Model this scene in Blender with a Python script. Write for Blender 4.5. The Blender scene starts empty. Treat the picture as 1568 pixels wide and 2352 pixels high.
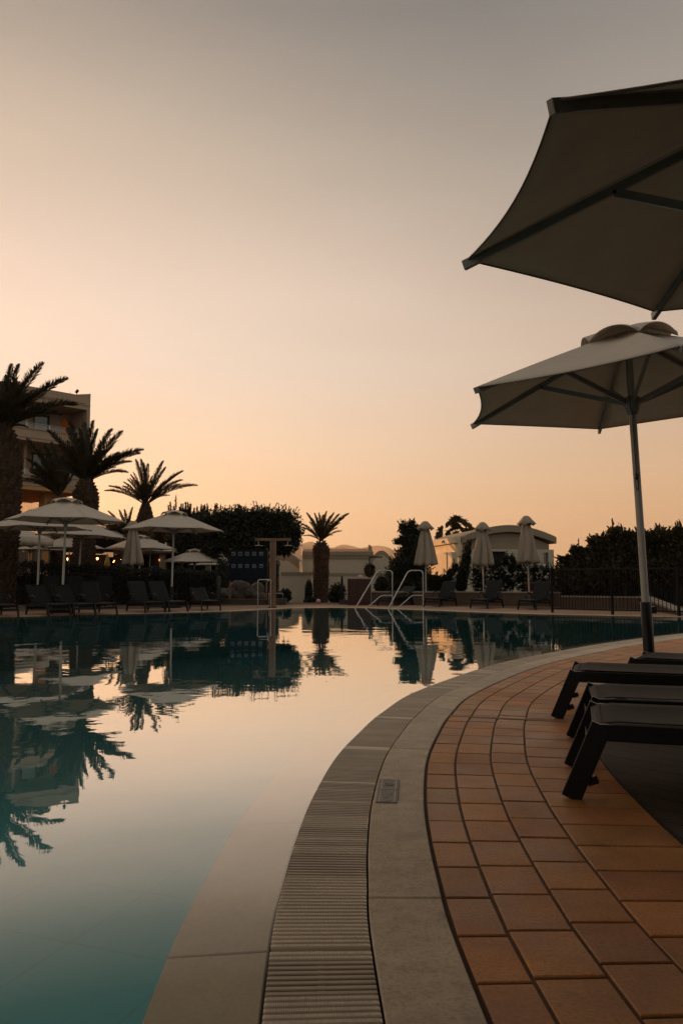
import bpy, bmesh, math, random
import numpy as np
from mathutils import Vector, Matrix
from mathutils.geometry import tessellate_polygon
R = math.radians
scene = bpy.context.scene
C = scene.collection

# ------------------------------------------------------------------ camera
F_, CX, CY, HOR, CH = 1764.0, 784.0, 1176.0, 1334.0, 1.0      # measured on a 1568 x 2352 view of the photo
PITCH = math.atan((HOR - CY) / F_)
cd = bpy.data.cameras.new('camera'); cam = bpy.data.objects.new('camera', cd); C.objects.link(cam)
cam.location = (0, 0, CH); cam.rotation_euler = (math.pi / 2 + PITCH, 0, 0)
cd.sensor_fit = 'VERTICAL'; cd.sensor_height = 36; cd.sensor_width = 24; cd.lens = 27.0
cd.clip_start = 0.05; cd.clip_end = 9000
scene.camera = cam

# ------------------------------------------------------------------ sky, sun, exposure
SUN_AZ, SUN_EL = R(-42), R(8.0)          # azimuth from +Y, negative is left
sun_dir = Vector((math.sin(SUN_AZ) * math.cos(SUN_EL), math.cos(SUN_AZ) * math.cos(SUN_EL), math.sin(SUN_EL)))
w = bpy.data.worlds.new('World'); scene.world = w; w.use_nodes = True
nt = w.node_tree; nt.nodes.clear()
def N(t, **k):
    n = nt.nodes.new(t)
    for a, b in k.items(): setattr(n, a, b)
    return n
def srgb(r, g, b):
    f = lambda c: (c / 255 / 12.92) if c <= 10 else ((c / 255 + .055) / 1.055) ** 2.4
    return (f(r), f(g), f(b), 1)
tc = N('ShaderNodeTexCoord'); sep = N('ShaderNodeSeparateXYZ'); nt.links.new(tc.outputs['Generated'], sep.inputs[0])
def ramp(stops):
    r = N('ShaderNodeValToRGB'); e = r.color_ramp.elements
    e[0].position, e[0].color = stops[0]; e[1].position, e[1].color = stops[1]
    for p, c in stops[2:]:
        x = e.new(p); x.color = c
    return r
# two elevation gradients (towards the afterglow, away from it) mixed by the angle to the sun's azimuth
warm = ramp([(0.0, srgb(250, 206, 152)), (0.06, srgb(250, 213, 168)), (0.14, srgb(247, 218, 184)), (0.27, srgb(242, 226, 208)), (0.38, srgb(232, 214, 197)), (0.50, srgb(210, 195, 176)), (0.64, srgb(170, 162, 150)), (1.0, srgb(170, 166, 164))])
dim = ramp([(0.0, srgb(236, 178, 122)), (0.05, srgb(232, 184, 138)), (0.12, srgb(226, 188, 150)), (0.24, srgb(214, 190, 168)), (0.36, srgb(197, 180, 164)), (0.48, srgb(168, 159, 148)), (0.62, srgb(128, 127, 124)), (0.72, srgb(150, 148, 146)), (1.0, srgb(170, 168, 166))])
back = ramp([(0.0, srgb(184, 170, 152)), (0.3, srgb(180, 172, 160)), (1.0, srgb(170, 168, 165))])
for r_ in (warm, dim, back): nt.links.new(sep.outputs[2], r_.inputs[0])
dot = N('ShaderNodeVectorMath', operation='DOT_PRODUCT'); nt.links.new(tc.outputs['Generated'], dot.inputs[0])
dot.inputs[1].default_value = (math.sin(R(-27)), math.cos(R(-27)), 0)
mr = N('ShaderNodeMapRange'); nt.links.new(dot.outputs['Value'], mr.inputs[0])
mr.inputs[1].default_value = 1.0; mr.inputs[2].default_value = 0.62; mr.inputs[3].default_value = 0; mr.inputs[4].default_value = 1
mr.interpolation_type = 'SMOOTHSTEP'
mr2 = N('ShaderNodeMapRange'); nt.links.new(dot.outputs['Value'], mr2.inputs[0])
mr2.inputs[1].default_value = 0.62; mr2.inputs[2].default_value = -0.35; mr2.inputs[3].default_value = 0; mr2.inputs[4].default_value = 1
m1 = N('ShaderNodeMixRGB'); nt.links.new(mr.outputs[0], m1.inputs[0]); nt.links.new(warm.outputs[0], m1.inputs[1]); nt.links.new(dim.outputs[0], m1.inputs[2])
m2 = N('ShaderNodeMixRGB'); nt.links.new(mr2.outputs[0], m2.inputs[0]); nt.links.new(m1.outputs[0], m2.inputs[1]); nt.links.new(back.outputs[0], m2.inputs[2])
sky = N('ShaderNodeTexSky', sky_type='NISHITA', sun_disc=False, sun_elevation=SUN_EL, sun_rotation=SUN_AZ)
smp = N('ShaderNodeMapping'); smp.inputs['Scale'].default_value = (1.2, 1.2, 5.0); nt.links.new(tc.outputs['Generated'], smp.inputs[0])
sno = N('ShaderNodeTexNoise'); sno.inputs['Scale'].default_value = 1.6; sno.inputs['Detail'].default_value = 4; nt.links.new(smp.outputs[0], sno.inputs['Vector'])
smr = N('ShaderNodeMapRange'); smr.inputs[1].default_value = .3; smr.inputs[2].default_value = .7; smr.inputs[3].default_value = .955; smr.inputs[4].default_value = 1.045; nt.links.new(sno.outputs['Fac'], smr.inputs[0])
sml = N('ShaderNodeVectorMath', operation='SCALE'); nt.links.new(m2.outputs[0], sml.inputs[0]); nt.links.new(smr.outputs[0], sml.inputs['Scale'])
bg1 = N('ShaderNodeBackground'); nt.links.new(sml.outputs[0], bg1.inputs[0]); bg1.inputs[1].default_value = 0.97
bg2 = N('ShaderNodeBackground'); nt.links.new(sky.outputs[0], bg2.inputs[0]); bg2.inputs[1].default_value = 0.002
ad = N('ShaderNodeAddShader'); nt.links.new(bg1.outputs[0], ad.inputs[0]); nt.links.new(bg2.outputs[0], ad.inputs[1])
wo = N('ShaderNodeOutputWorld'); nt.links.new(ad.outputs[0], wo.inputs[0])
sd = bpy.data.lights.new('sun', 'SUN'); so = bpy.data.objects.new('sun', sd); C.objects.link(so)
sd.energy = 5.0; sd.angle = R(0.6); sd.color = (1.0, 0.46, 0.17)
so.rotation_euler = sun_dir.to_track_quat('Z', 'Y').to_euler()
scene.view_settings.view_transform = 'Standard'; scene.view_settings.look = 'None'
scene.view_settings.exposure = 0.0; scene.view_settings.gamma = 1.0
scene.cycles.max_bounces = 8; scene.cycles.transparent_max_bounces = 16
scene.cycles.use_denoising = True
scene.cycles.sample_clamp_indirect = 4

# ------------------------------------------------------------------ helpers
def ray(x, y):
    r = (x - CX) / F_; u = -(y - CY) / F_
    return r, math.cos(PITCH) - u * math.sin(PITCH), math.sin(PITCH) + u * math.cos(PITCH)
def at(x, y, Y):                    # the world point at depth Y seen at photo position (x, y)
    a, b, c = ray(x, y); t = Y / b
    return Vector((a * t, Y, CH + c * t))
def gnd(x, y, z=0.0):
    a, b, c = ray(x, y); t = (z - CH) / c
    return Vector((a * t, b * t, z))

class MB:
    def __init__(s): s.v = []; s.f = []; s.mi = []; s.smooth = []
    def add(s, vs, fs, mi=0, sm=False):
        o = len(s.v); s.v += [tuple(v) for v in vs]
        s.f += [tuple(i + o for i in f) for f in fs]; s.mi += [mi] * len(fs); s.smooth += [sm] * len(fs)
    def box(s, c, d, M=None, mi=0, taper=1.0):
        x, y, z = (k / 2 for k in d); vs = []
        for sz in (-1, 1):
            t = taper if sz > 0 else 1
            for sx, sy in ((-1, -1), (1, -1), (1, 1), (-1, 1)): vs.append(Vector((sx * x * t, sy * y * t, sz * z)) + (Vector(c) if M is None else Vector()))
        if M is not None: vs = [M @ v + Vector(c) for v in vs]
        s.add(vs, [(3, 2, 1, 0), (4, 5, 6, 7), (0, 1, 5, 4), (1, 2, 6, 5), (2, 3, 7, 6), (3, 0, 4, 7)], mi)
    def box2(s, lo, hi, mi=0): s.box([(a + b) / 2 for a, b in zip(lo, hi)], [b - a for a, b in zip(lo, hi)], None, mi)
    def bar(s, a, b, w_, h_, up=(0, 0, 1), mi=0, w2=None, h2=None):
        a = Vector(a); b = Vector(b); d = (b - a).normalized(); u = Vector(up)
        sx = d.cross(u)
        if sx.length < 1e-4: sx = d.cross(Vector((0, 1, 0)))
        sx.normalize(); uz = sx.cross(d); vs = []
        for p, ww, hh in ((a, w_, h_), (b, w2 or w_, h2 or h_)):
            for i, j in ((-1, -1), (1, -1), (1, 1), (-1, 1)): vs.append(p + sx * (i * ww / 2) + uz * (j * hh / 2))
        s.add(vs, [(3, 2, 1, 0), (4, 5, 6, 7), (0, 1, 5, 4), (1, 2, 6, 5), (2, 3, 7, 6), (3, 0, 4, 7)], mi)
    def tube(s, pts, r, n=8, mi=0, cap=True):
        pts = [Vector(p) for p in pts]; rs = r if isinstance(r, (list, tuple)) else [r] * len(pts)
        rings = []; ref = None
        for i, p in enumerate(pts):
            d = (pts[min(i + 1, len(pts) - 1)] - pts[max(i - 1, 0)]).normalized()
            if ref is None: ref = d.orthogonal().normalized()
            ref = (ref - d * ref.dot(d))
            if ref.length < 1e-5: ref = d.orthogonal()
            ref.normalize(); q = d.cross(ref)
            rings.append([p + (ref * math.cos(2 * math.pi * k / n) + q * math.sin(2 * math.pi * k / n)) * rs[i] for k in range(n)])
        vs = [v for r_ in rings for v in r_]; fs = []
        for i in range(len(pts) - 1):
            for k in range(n): fs.append((i * n + k, i * n + (k + 1) % n, (i + 1) * n + (k + 1) % n, (i + 1) * n + k))
        s.add(vs, fs, mi, True)
        if cap: s.add(rings[0], [tuple(range(n))[::-1]], mi); s.add(rings[-1], [tuple(range(n))], mi)
    def lathe(s, prof, c=(0, 0, 0), n=20, mi=0, fn=None, cap=True):
        vs = []; fs = []; c = Vector(c)
        for i, (r, z) in enumerate(prof):
            for k in range(n):
                a = 2 * math.pi * k / n; rr = r if fn is None else fn(r, z, a, i)
                vs.append(c + Vector((rr * math.cos(a), rr * math.sin(a), z)))
        for i in range(len(prof) - 1):
            for k in range(n): fs.append((i * n + k, i * n + (k + 1) % n, (i + 1) * n + (k + 1) % n, (i + 1) * n + k))
        s.add(vs, fs, mi, True)
        if cap: s.add(vs[:n], [tuple(range(n))[::-1]], mi); s.add(vs[-n:], [tuple(range(n))], mi)
    def prism(s, poly, z0, z1, mi=0):       # poly in xy
        n = len(poly); vs = [Vector((p[0], p[1], z0)) for p in poly] + [Vector((p[0], p[1], z1)) for p in poly]
        s.add(vs, [tuple(range(n))[::-1], tuple(range(n, 2 * n))] + [(i, (i + 1) % n, (i + 1) % n + n, i + n) for i in range(n)], mi)
    def quads(s, V, mi=0):                  # V (n,4,3)
        V = np.asarray(V); n = len(V); o = len(s.v)
        s.v += [tuple(p) for p in V.reshape(-1, 3).tolist()]
        s.f += [(o + 4 * i, o + 4 * i + 1, o + 4 * i + 2, o + 4 * i + 3) for i in range(n)]
        s.mi += [mi] * n; s.smooth += [False] * n
    def build(s, name, mats, parent=None, bevel=0, loc=None):
        me = bpy.data.meshes.new(name); me.from_pydata(s.v, [], s.f)
        mats = mats if isinstance(mats, (list, tuple)) else [mats]
        for m in mats: me.materials.append(m)
        me.polygons.foreach_set('material_index', s.mi); me.polygons.foreach_set('use_smooth', s.smooth); me.update()
        o = bpy.data.objects.new(name, me); C.objects.link(o)
        if parent is not None: o.parent = parent
        if loc is not None: o.location = loc
        if bevel:
            b = o.modifiers.new('bevel', 'BEVEL'); b.width = bevel; b.segments = 2; b.limit_method = 'ANGLE'; b.angle_limit = R(40)
        return o
def tag(o, label, cat, group=None):
    o['label'] = label; o['category'] = cat
    if group: o['group'] = group
    return o
def empty(name, loc=(0, 0, 0), rz=0.0, label=None, cat=None, group=None):
    o = bpy.data.objects.new(name, None); C.objects.link(o); o.location = loc; o.rotation_euler = (0, 0, rz); o.empty_display_size = .2
    if label: tag(o, label, cat, group)
    return o
def struct(o): o['kind'] = 'structure'; return o
def copy_tree(o, parent=None):
    c = o.copy(); C.objects.link(c); c.parent = parent
    for ch in list(o.children): copy_tree(ch, c)
    return c

# ------------------------------------------------------------------ materials
def mat(name, col, rough=.7, vary=.25, scale=3.0, bump=0.0, bscale=None, metal=0.0, island=0.0, spec=.4, col2=None, stretch=(1, 1, 1), trans=0.0, emit=None, stain=0.0):
    m = bpy.data.materials.new(name); m.use_nodes = True; t = m.node_tree; nd = t.nodes; L = t.links
    b = nd['Principled BSDF']; b.inputs['Roughness'].default_value = rough; b.inputs['Metallic'].default_value = metal
    b.inputs['Specular IOR Level'].default_value = spec
    c1 = col if len(col) == 4 else (*col, 1)
    c2 = (*col2, 1) if col2 else tuple(k * (1 - vary) for k in c1[:3]) + (1,)
    tcn = nd.new('ShaderNodeTexCoord'); mp = nd.new('ShaderNodeMapping'); mp.inputs['Scale'].default_value = stretch
    L.new(tcn.outputs['Object'], mp.inputs[0])
    no = nd.new('ShaderNodeTexNoise'); no.inputs['Scale'].default_value = scale; no.inputs['Detail'].default_value = 8; no.inputs['Roughness'].default_value = .65
    L.new(mp.outputs[0], no.inputs['Vector'])
    rm = nd.new('ShaderNodeValToRGB'); rm.color_ramp.elements[0].position = .3; rm.color_ramp.elements[1].position = .7
    rm.color_ramp.elements[0].color = c2; rm.color_ramp.elements[1].color = c1
    L.new(no.outputs['Fac'], rm.inputs[0]); out = rm.outputs[0]
    if island:
        g = nd.new('ShaderNodeNewGeometry'); mr_ = nd.new('ShaderNodeMapRange'); L.new(g.outputs['Random Per Island'], mr_.inputs[0])
        mr_.inputs[3].default_value = 1 - island; mr_.inputs[4].default_value = 1 + island
        hs = nd.new('ShaderNodeHueSaturation'); L.new(out, hs.inputs['Color']); L.new(mr_.outputs[0], hs.inputs['Value']); out = hs.outputs[0]
        mr3 = nd.new('ShaderNodeMath'); mr3.operation = 'FRACT'; mm = nd.new('ShaderNodeMath'); mm.operation = 'MULTIPLY'; mm.inputs[1].default_value = 7.31
        L.new(g.outputs['Random Per Island'], mm.inputs[0]); L.new(mm.outputs[0], mr3.inputs[0])
        mr4 = nd.new('ShaderNodeMapRange'); L.new(mr3.outputs[0], mr4.inputs[0]); mr4.inputs[3].default_value = .5 - island * .02; mr4.inputs[4].default_value = .5 + island * .03
        L.new(mr4.outputs[0], hs.inputs['Hue'])
    if stain:
        ns = nd.new('ShaderNodeTexNoise'); ns.inputs['Scale'].default_value = 1.3; ns.inputs['Detail'].default_value = 9; ns.inputs['Roughness'].default_value = .72; ns.inputs['Distortion'].default_value = .6; L.new(mp.outputs[0], ns.inputs['Vector'])
        rs = nd.new('ShaderNodeMapRange'); rs.inputs[1].default_value = .36; rs.inputs[2].default_value = .60; rs.inputs[3].default_value = 1 - stain; rs.inputs[4].default_value = 1.04; L.new(ns.outputs['Fac'], rs.inputs[0])
        nf = nd.new('ShaderNodeTexNoise'); nf.inputs['Scale'].default_value = 85; nf.inputs['Detail'].default_value = 3; L.new(mp.outputs[0], nf.inputs['Vector'])
        rf = nd.new('ShaderNodeMapRange'); rf.inputs[1].default_value = .33; rf.inputs[2].default_value = .55; rf.inputs[3].default_value = 1 - stain * .7; rf.inputs[4].default_value = 1; L.new(nf.outputs['Fac'], rf.inputs[0])
        mm_ = nd.new('ShaderNodeMath'); mm_.operation = 'MULTIPLY'; L.new(rs.outputs[0], mm_.inputs[0]); L.new(rf.outputs[0], mm_.inputs[1])
        h2 = nd.new('ShaderNodeHueSaturation'); L.new(out, h2.inputs['Color']); L.new(mm_.outputs[0], h2.inputs['Value']); out = h2.outputs[0]
        rr_ = nd.new('ShaderNodeMapRange'); L.new(ns.outputs['Fac'], rr_.inputs[0]); rr_.inputs[1].default_value = .35; rr_.inputs[2].default_value = .65; rr_.inputs[3].default_value = max(.2, rough - .16); rr_.inputs[4].default_value = min(1, rough + .12); L.new(rr_.outputs[0], b.inputs['Roughness'])
    L.new(out, b.inputs['Base Color'])
    if bump:
        n2 = nd.new('ShaderNodeTexNoise'); n2.inputs['Scale'].default_value = bscale or scale * 8; n2.inputs['Detail'].default_value = 6
        L.new(mp.outputs[0], n2.inputs['Vector'])
        bu = nd.new('ShaderNodeBump'); bu.inputs['Strength'].default_value = 1; bu.inputs['Distance'].default_value = bump
        L.new(n2.outputs['Fac'], bu.inputs['Height']); L.new(bu.outputs[0], b.inputs['Normal'])
    if trans:
        tr = nd.new('ShaderNodeBsdfTranslucent'); L.new(out, tr.inputs[0]); mx = nd.new('ShaderNodeMixShader'); mx.inputs[0].default_value = trans
        L.new(b.outputs[0], mx.inputs[1]); L.new(tr.outputs[0], mx.inputs[2]); L.new(mx.outputs[0], nd['Material Output'].inputs[0])
    if emit:
        b.inputs['Emission Color'].default_value = (*emit[0], 1); b.inputs['Emission Strength'].default_value = emit[1]
    return m
M = {}
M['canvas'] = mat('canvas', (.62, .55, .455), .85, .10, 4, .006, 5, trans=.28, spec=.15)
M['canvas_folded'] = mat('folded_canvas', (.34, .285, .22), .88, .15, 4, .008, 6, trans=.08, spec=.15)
M['alu'] = mat('grey_aluminium', (.26, .265, .255), .45, .2, 6, metal=.3)
M['white_pole'] = mat('white_painted_pole', (.42, .40, .36), .4, .15, 8)
M['black_plastic'] = mat('black_plastic', (.012, .012, .013), .5, .2, 10)
M['frame'] = mat('dark_powder_coated_frame', (.005, .005, .006), .38, .3, 9, spec=.22)
M['hem'] = mat('dark_sling_hem', (.05, .045, .04), .8, .3, 60)
M['piping'] = mat('canvas_piping', (.12, .105, .085), .85, .2, 40)
M['steel'] = mat('polished_steel', (.42, .42, .41), .22, .15, 12, metal=1)
M['stone'] = mat('travertine_coping', (.64, .52, .38), .75, 0, 9.0, .0025, 35, col2=(.46, .36, .25), spec=.25, stain=.30)
M['ledge'] = mat('submerged_ledge_stone', (.46, .345, .235), .6, 0, 2.5, .001, 40, col2=(.36, .27, .19), stain=.15)
M['brick'] = mat('terracotta_tile', (.50, .215, .062), .56, 0, 4.2, .0018, 60, col2=(.33, .125, .036), island=.2, spec=.34, stain=.32)
M['mortar'] = mat('brown_mortar', (.12, .065, .035), .9, .4, 30, .002, 80)
M['grate'] = mat('grate_plastic', (.42, .335, .235), .5, .25, 3, .0006, 260, island=.10, spec=.3)
M['grate_rib'] = mat('ribbed_grate_plastic', (.70, .585, .44), .45, .2, 3, island=.12, spec=.35)
M['joint'] = mat('pale_joint_filler', (.26, .17, .10), .85, .35, 20, .001, 60)
M['dark'] = mat('dark_gutter', (.012, .01, .008), .8)
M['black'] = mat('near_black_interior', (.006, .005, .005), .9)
M['deck'] = mat('warm_stone_deck', (.30, .175, .10), .7, .3, 2.5, .002, 40)
M['soil'] = mat('dry_soil', (.09, .065, .045), .95, .4, .8, .02, 3)
M['leaf'] = mat('dark_foliage', (.022, .027, .012), .6, .5, .9, island=.35, trans=.12)
M['leaf_black'] = mat('clipped_hedge_leaf', (.014, .016, .009), .7, .4, .9, island=.3)
M['leaf_warm'] = mat('olive_foliage', (.05, .042, .014), .6, .5, .8, island=.4, trans=.25)
M['palm'] = mat('palm_leaflet', (.045, .036, .012), .55, .4, 2, island=.3, trans=.22)
M['palm_trunk'] = mat('palm_boots', (.085, .05, .028), .9, .55, 5, .02, 14, island=.35)
M['bark'] = mat('bark', (.05, .035, .025), .9, .4, 8, .01)
M['flower'] = mat('white_blossom', (.55, .52, .44), .7, .1, 5, island=.2, trans=.2)
M['pink'] = mat('magenta_blossom', (.25, .03, .05), .7, .1, 5)
M['hotel'] = mat('beige_render', (.38, .295, .21), .85, .12, .8, .003, 20)
M['soffit'] = mat('sunglow_and_trim_render', (.46, .24, .10), .85, .15, .9)  # soffit's orange sunlight put into the colour; same tone on column and annex trim
M['niche'] = mat('orange_niche', (.75, .22, .035), .8, .12, 2)  # even strong orange for the upper balcony niche
M['villa'] = mat('white_render', (.47, .42, .33), .88, .10, 1.2, .004, 18)
M['villa_trim'] = mat('grey_render_trim', (.27, .23, .165), .85, .12, 1.4, .003, 18)
M['sun_side_render'] = mat('sun_brightened_render', (.80, .70, .52), .85, 0, 1.6, .004, 18, col2=(.62, .50, .35))  # white render brightened on sun-facing walls to strengthen the sun's glow
M['rooftile'] = mat('clay_roof', (.40, .20, .10), .8, .3, 3)
M['glass'] = mat('window_glass', (.05, .07, .08), .08, .1, 1, spec=.9)
M['wood'] = mat('dark_slatted_wood', (.06, .022, .014), .6, .4, 6, stretch=(1, 1, .2))
M['sign'] = mat('navy_sign_board', (.008, .013, .022), .8, .2, 2, spec=.1)
M['icon'] = mat('white_sign_panel', (.13, .14, .15), .6, .08, 6)
M['rust'] = mat('weathered_shower_wood', (.21, .12, .07), .6, .5, 5, stretch=(1, 1, .3))
M['lowwall'] = mat('rendered_low_wall', (.10, .068, .045), .85, .3, 3, .004, 20)
M['cap'] = mat('pale_wall_cap', (.28, .235, .18), .7, .2, 4)
M['rock'] = mat('garden_rock', (.085, .07, .055), .9, .5, 2, .02, 6)
M['terracotta'] = mat('terracotta_pot', (.09, .028, .022), .7, .3, 4)
M['skin'] = mat('skin', (.30, .16, .10), .6, .1, 5)
M['hair'] = mat('dark_hair', (.01, .008, .006), .6)
M['shirt'] = mat('white_shirt', (.5, .48, .46), .8)
M['lamp'] = mat('glowing_lamp', (1, .5, .2), .5, .0, 1, emit=((1, .36, .09), 14))
M['globe'] = mat('pink_globe', (.45, .30, .24), .4, .1, 3)
M['yellow'] = mat('yellow_canvas', (.5, .33, .10), .8)
M['rope'] = mat('black_cord', (.01, .01, .01), .7)
M['shade_wall'] = mat('warm_grey_wall', (.15, .11, .08), .9, .2, 2)

def sling_mat():                      # woven sling cloth, faint weave
    m = mat('charcoal_sling_fabric', (.013, .0125, .0115), .66, .25, 7, .0, spec=.16)
    t = m.node_tree; nd = t.nodes; L = t.links; b = nd['Principled BSDF']
    tcn = nd.new('ShaderNodeTexCoord'); wv = nd.new('ShaderNodeTexChecker'); wv.inputs['Scale'].default_value = 260
    L.new(tcn.outputs['Object'], wv.inputs[0]); bu = nd.new('ShaderNodeBump'); bu.inputs['Distance'].default_value = .0008
    L.new(wv.outputs['Fac'], bu.inputs['Height']); L.new(bu.outputs[0], b.inputs['Normal'])
    return m
M['sling'] = sling_mat()

def hill_mat():
    return mat('dry_scrub_hill', (.42, .28, .17), .95, .25, .002)
M['hill'] = hill_mat()

def deck_wood():                      # weathered boards laid at 45 degrees
    m = bpy.data.materials.new('dark_deck_boards'); m.use_nodes = True; t = m.node_tree; nd = t.nodes; L = t.links; b = nd['Principled BSDF']
    tcn = nd.new('ShaderNodeTexCoord'); mp = nd.new('ShaderNodeMapping'); mp.inputs['Rotation'].default_value = (0, 0, R(47)); L.new(tcn.outputs['Object'], mp.inputs[0])
    sp = nd.new('ShaderNodeSeparateXYZ'); L.new(mp.outputs[0], sp.inputs[0])
    def wave(sc, lo, hi):
        k = nd.new('ShaderNodeMath'); k.operation = 'MULTIPLY'; k.inputs[1].default_value = sc; L.new(sp.outputs[1], k.inputs[0])
        f = nd.new('ShaderNodeMath'); f.operation = 'FRACT'; L.new(k.outputs[0], f.inputs[0])
        s_ = nd.new('ShaderNodeMath'); s_.operation = 'SUBTRACT'; s_.inputs[1].default_value = .5; L.new(f.outputs[0], s_.inputs[0])
        a = nd.new('ShaderNodeMath'); a.operation = 'ABSOLUTE'; L.new(s_.outputs[0], a.inputs[0])
        r_ = nd.new('ShaderNodeMapRange'); r_.inputs[1].default_value = lo; r_.inputs[2].default_value = hi; r_.inputs[3].default_value = 1; r_.inputs[4].default_value = 0; L.new(a.outputs[0], r_.inputs[0]); return r_
    gap = wave(6.2, .46, .485); grv = wave(6.2 * 8, .2, .45)
    no = nd.new('ShaderNodeTexNoise'); no.inputs['Scale'].default_value = 5; mp2 = nd.new('ShaderNodeMapping'); mp2.inputs['Scale'].default_value = (.4, 6, 1); L.new(mp.outputs[0], mp2.inputs[0]); L.new(mp2.outputs[0], no.inputs[0])
    rm = nd.new('ShaderNodeValToRGB'); rm.color_ramp.elements[0].color = (.008, .006, .005, 1); rm.color_ramp.elements[1].color = (.12, .08, .052, 1); L.new(no.outputs[0], rm.inputs[0])
    mx = nd.new('ShaderNodeMixRGB'); mx.blend_type = 'MULTIPLY'; mx.inputs[0].default_value = 1; L.new(rm.outputs[0], mx.inputs[1]); L.new(gap.outputs[0], mx.inputs[2]); L.new(mx.outputs[0], b.inputs['Base Color'])
    b.inputs['Roughness'].default_value = .55; b.inputs['Specular IOR Level'].default_value = .3
    h = nd.new('ShaderNodeMath'); h.operation = 'ADD'; L.new(gap.outputs[0], h.inputs[0]); k2 = nd.new('ShaderNodeMath'); k2.operation = 'MULTIPLY'; k2.inputs[1].default_value = .3; L.new(grv.outputs[0], k2.inputs[0]); L.new(k2.outputs[0], h.inputs[1])
    bu = nd.new('ShaderNodeBump'); bu.inputs['Distance'].default_value = .004; L.new(h.outputs[0], bu.inputs['Height']); L.new(bu.outputs[0], b.inputs['Normal'])
    return m
M['deckwood'] = deck_wood()

def water_mat():
    m = bpy.data.materials.new('pool_water'); m.use_nodes = True; t = m.node_tree; nd = t.nodes; L = t.links; nd.clear()
    o = nd.new('ShaderNodeOutputMaterial'); tcn = nd.new('ShaderNodeTexCoord')
    n1 = nd.new('ShaderNodeTexNoise'); n1.inputs['Scale'].default_value = 1.5; n1.inputs['Detail'].default_value = 4.0; n1.inputs['Roughness'].default_value = .42; L.new(tcn.outputs['Object'], n1.inputs['Vector'])
    n2 = nd.new('ShaderNodeTexNoise'); n2.inputs['Scale'].default_value = .22; n2.inputs['Detail'].default_value = 1; L.new(tcn.outputs['Object'], n2.inputs['Vector'])
    a_ = nd.new('ShaderNodeMapRange'); a_.inputs[1].default_value = .35; a_.inputs[2].default_value = .65; a_.inputs[3].default_value = .25; a_.inputs[4].default_value = 1.0; L.new(n2.outputs['Fac'], a_.inputs[0])
    mu = nd.new('ShaderNodeMath'); mu.operation = 'MULTIPLY'; L.new(n1.outputs['Fac'], mu.inputs[0]); L.new(a_.outputs[0], mu.inputs[1])
    bu = nd.new('ShaderNodeBump'); bu.inputs['Strength'].default_value = 1; bu.inputs['Distance'].default_value = .0055; L.new(mu.outputs[0], bu.inputs['Height'])
    g = nd.new('ShaderNodeBsdfGlossy'); g.inputs['Roughness'].default_value = .012; g.inputs['Color'].default_value = (.97, .97, .97, 1); L.new(bu.outputs[0], g.inputs['Normal'])
    tr = nd.new('ShaderNodeBsdfTransparent'); tr.inputs['Color'].default_value = (.93, .955, .90, 1)
    lw = nd.new('ShaderNodeLayerWeight'); lw.inputs['Blend'].default_value = .5; L.new(bu.outputs[0], lw.inputs['Normal'])
    rm = nd.new('ShaderNodeValToRGB'); e = rm.color_ramp.elements      # reflectance against grazing angle
    st = [(.30, .01), (.52, .012), (.56, .022), (.617, .10), (.704, .33), (.777, .64), (.82, .76), (.88, .84), (1, .87)]
    e[0].position = st[0][0]; e[0].color = (st[0][1],) * 3 + (1,); e[1].position = st[1][0]; e[1].color = (st[1][1],) * 3 + (1,)
    for p, v in st[2:]:
        x = e.new(p); x.color = (v, v, v, 1)
    L.new(lw.outputs['Facing'], rm.inputs[0])
    mx = nd.new('ShaderNodeMixShader'); L.new(rm.outputs[0], mx.inputs[0]); L.new(tr.outputs[0], mx.inputs[1]); L.new(g.outputs[0], mx.inputs[2]); L.new(mx.outputs[0], o.inputs[0])
    return m
M['water'] = water_mat()

def pool_tile():
    m = bpy.data.materials.new('teal_pool_tiles'); m.use_nodes = True; t = m.node_tree; nd = t.nodes; L = t.links; b = nd['Principled BSDF']
    tcn = nd.new('ShaderNodeTexCoord'); mp = nd.new('ShaderNodeMapping'); mp.inputs['Rotation'].default_value = (0, 0, R(20)); L.new(tcn.outputs['Object'], mp.inputs[0])
    br = nd.new('ShaderNodeTexBrick'); br.offset = 0; br.inputs['Scale'].default_value = 1; br.inputs['Brick Width'].default_value = .9; br.inputs['Row Height'].default_value = .9; br.inputs['Mortar Size'].default_value = .012
    br.inputs['Color1'].default_value = (.001, .205, .235, 1); br.inputs['Color2'].default_value = (.001, .195, .224, 1); br.inputs['Mortar'].default_value = (.001, .165, .19, 1)
    L.new(mp.outputs[0], br.inputs[0]); L.new(br.outputs[0], b.inputs['Base Color']); b.inputs['Roughness'].default_value = .6
    return m
M['pooltile'] = pool_tile()

# ------------------------------------------------------------------ pool outline
ctrl = [(-.20, 2.2), (-.195, 2.7), (-.18, 3.1), (-.14, 3.65), (-.04, 4.46), (.10, 5.15), (.31, 6.0), (.72, 7.2), (1.8, 9.3), (2.85, 10.8), (4.4, 12.7), (6.5, 14.8), (9.2, 17.0), (11.9, 18.6),
        (13.4, 19.4), (13.6, 20.1), (12.4, 20.7), (9.5, 21.45), (7.2, 22.6), (5.6, 23.6), (4.3, 24.8), (2.8, 26.5), (1.5, 27.9), (.5, 28.8), (-.6, 29.0), (-1.7, 28.5), (-2.6, 27.2), (-3.4, 25.9), (-5.2, 24.4), (-7.0, 23.2), (-9.4, 21.4), (-12, 19.3),
        (-15, 14.5), (-17, 7), (-16, -2), (-12, -9), (-6, -11.5), (-1.5, -10), (.4, -6.5), (.45, -4), (.30, -2), (.05, -.2), (-.14, 1.2)]
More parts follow.
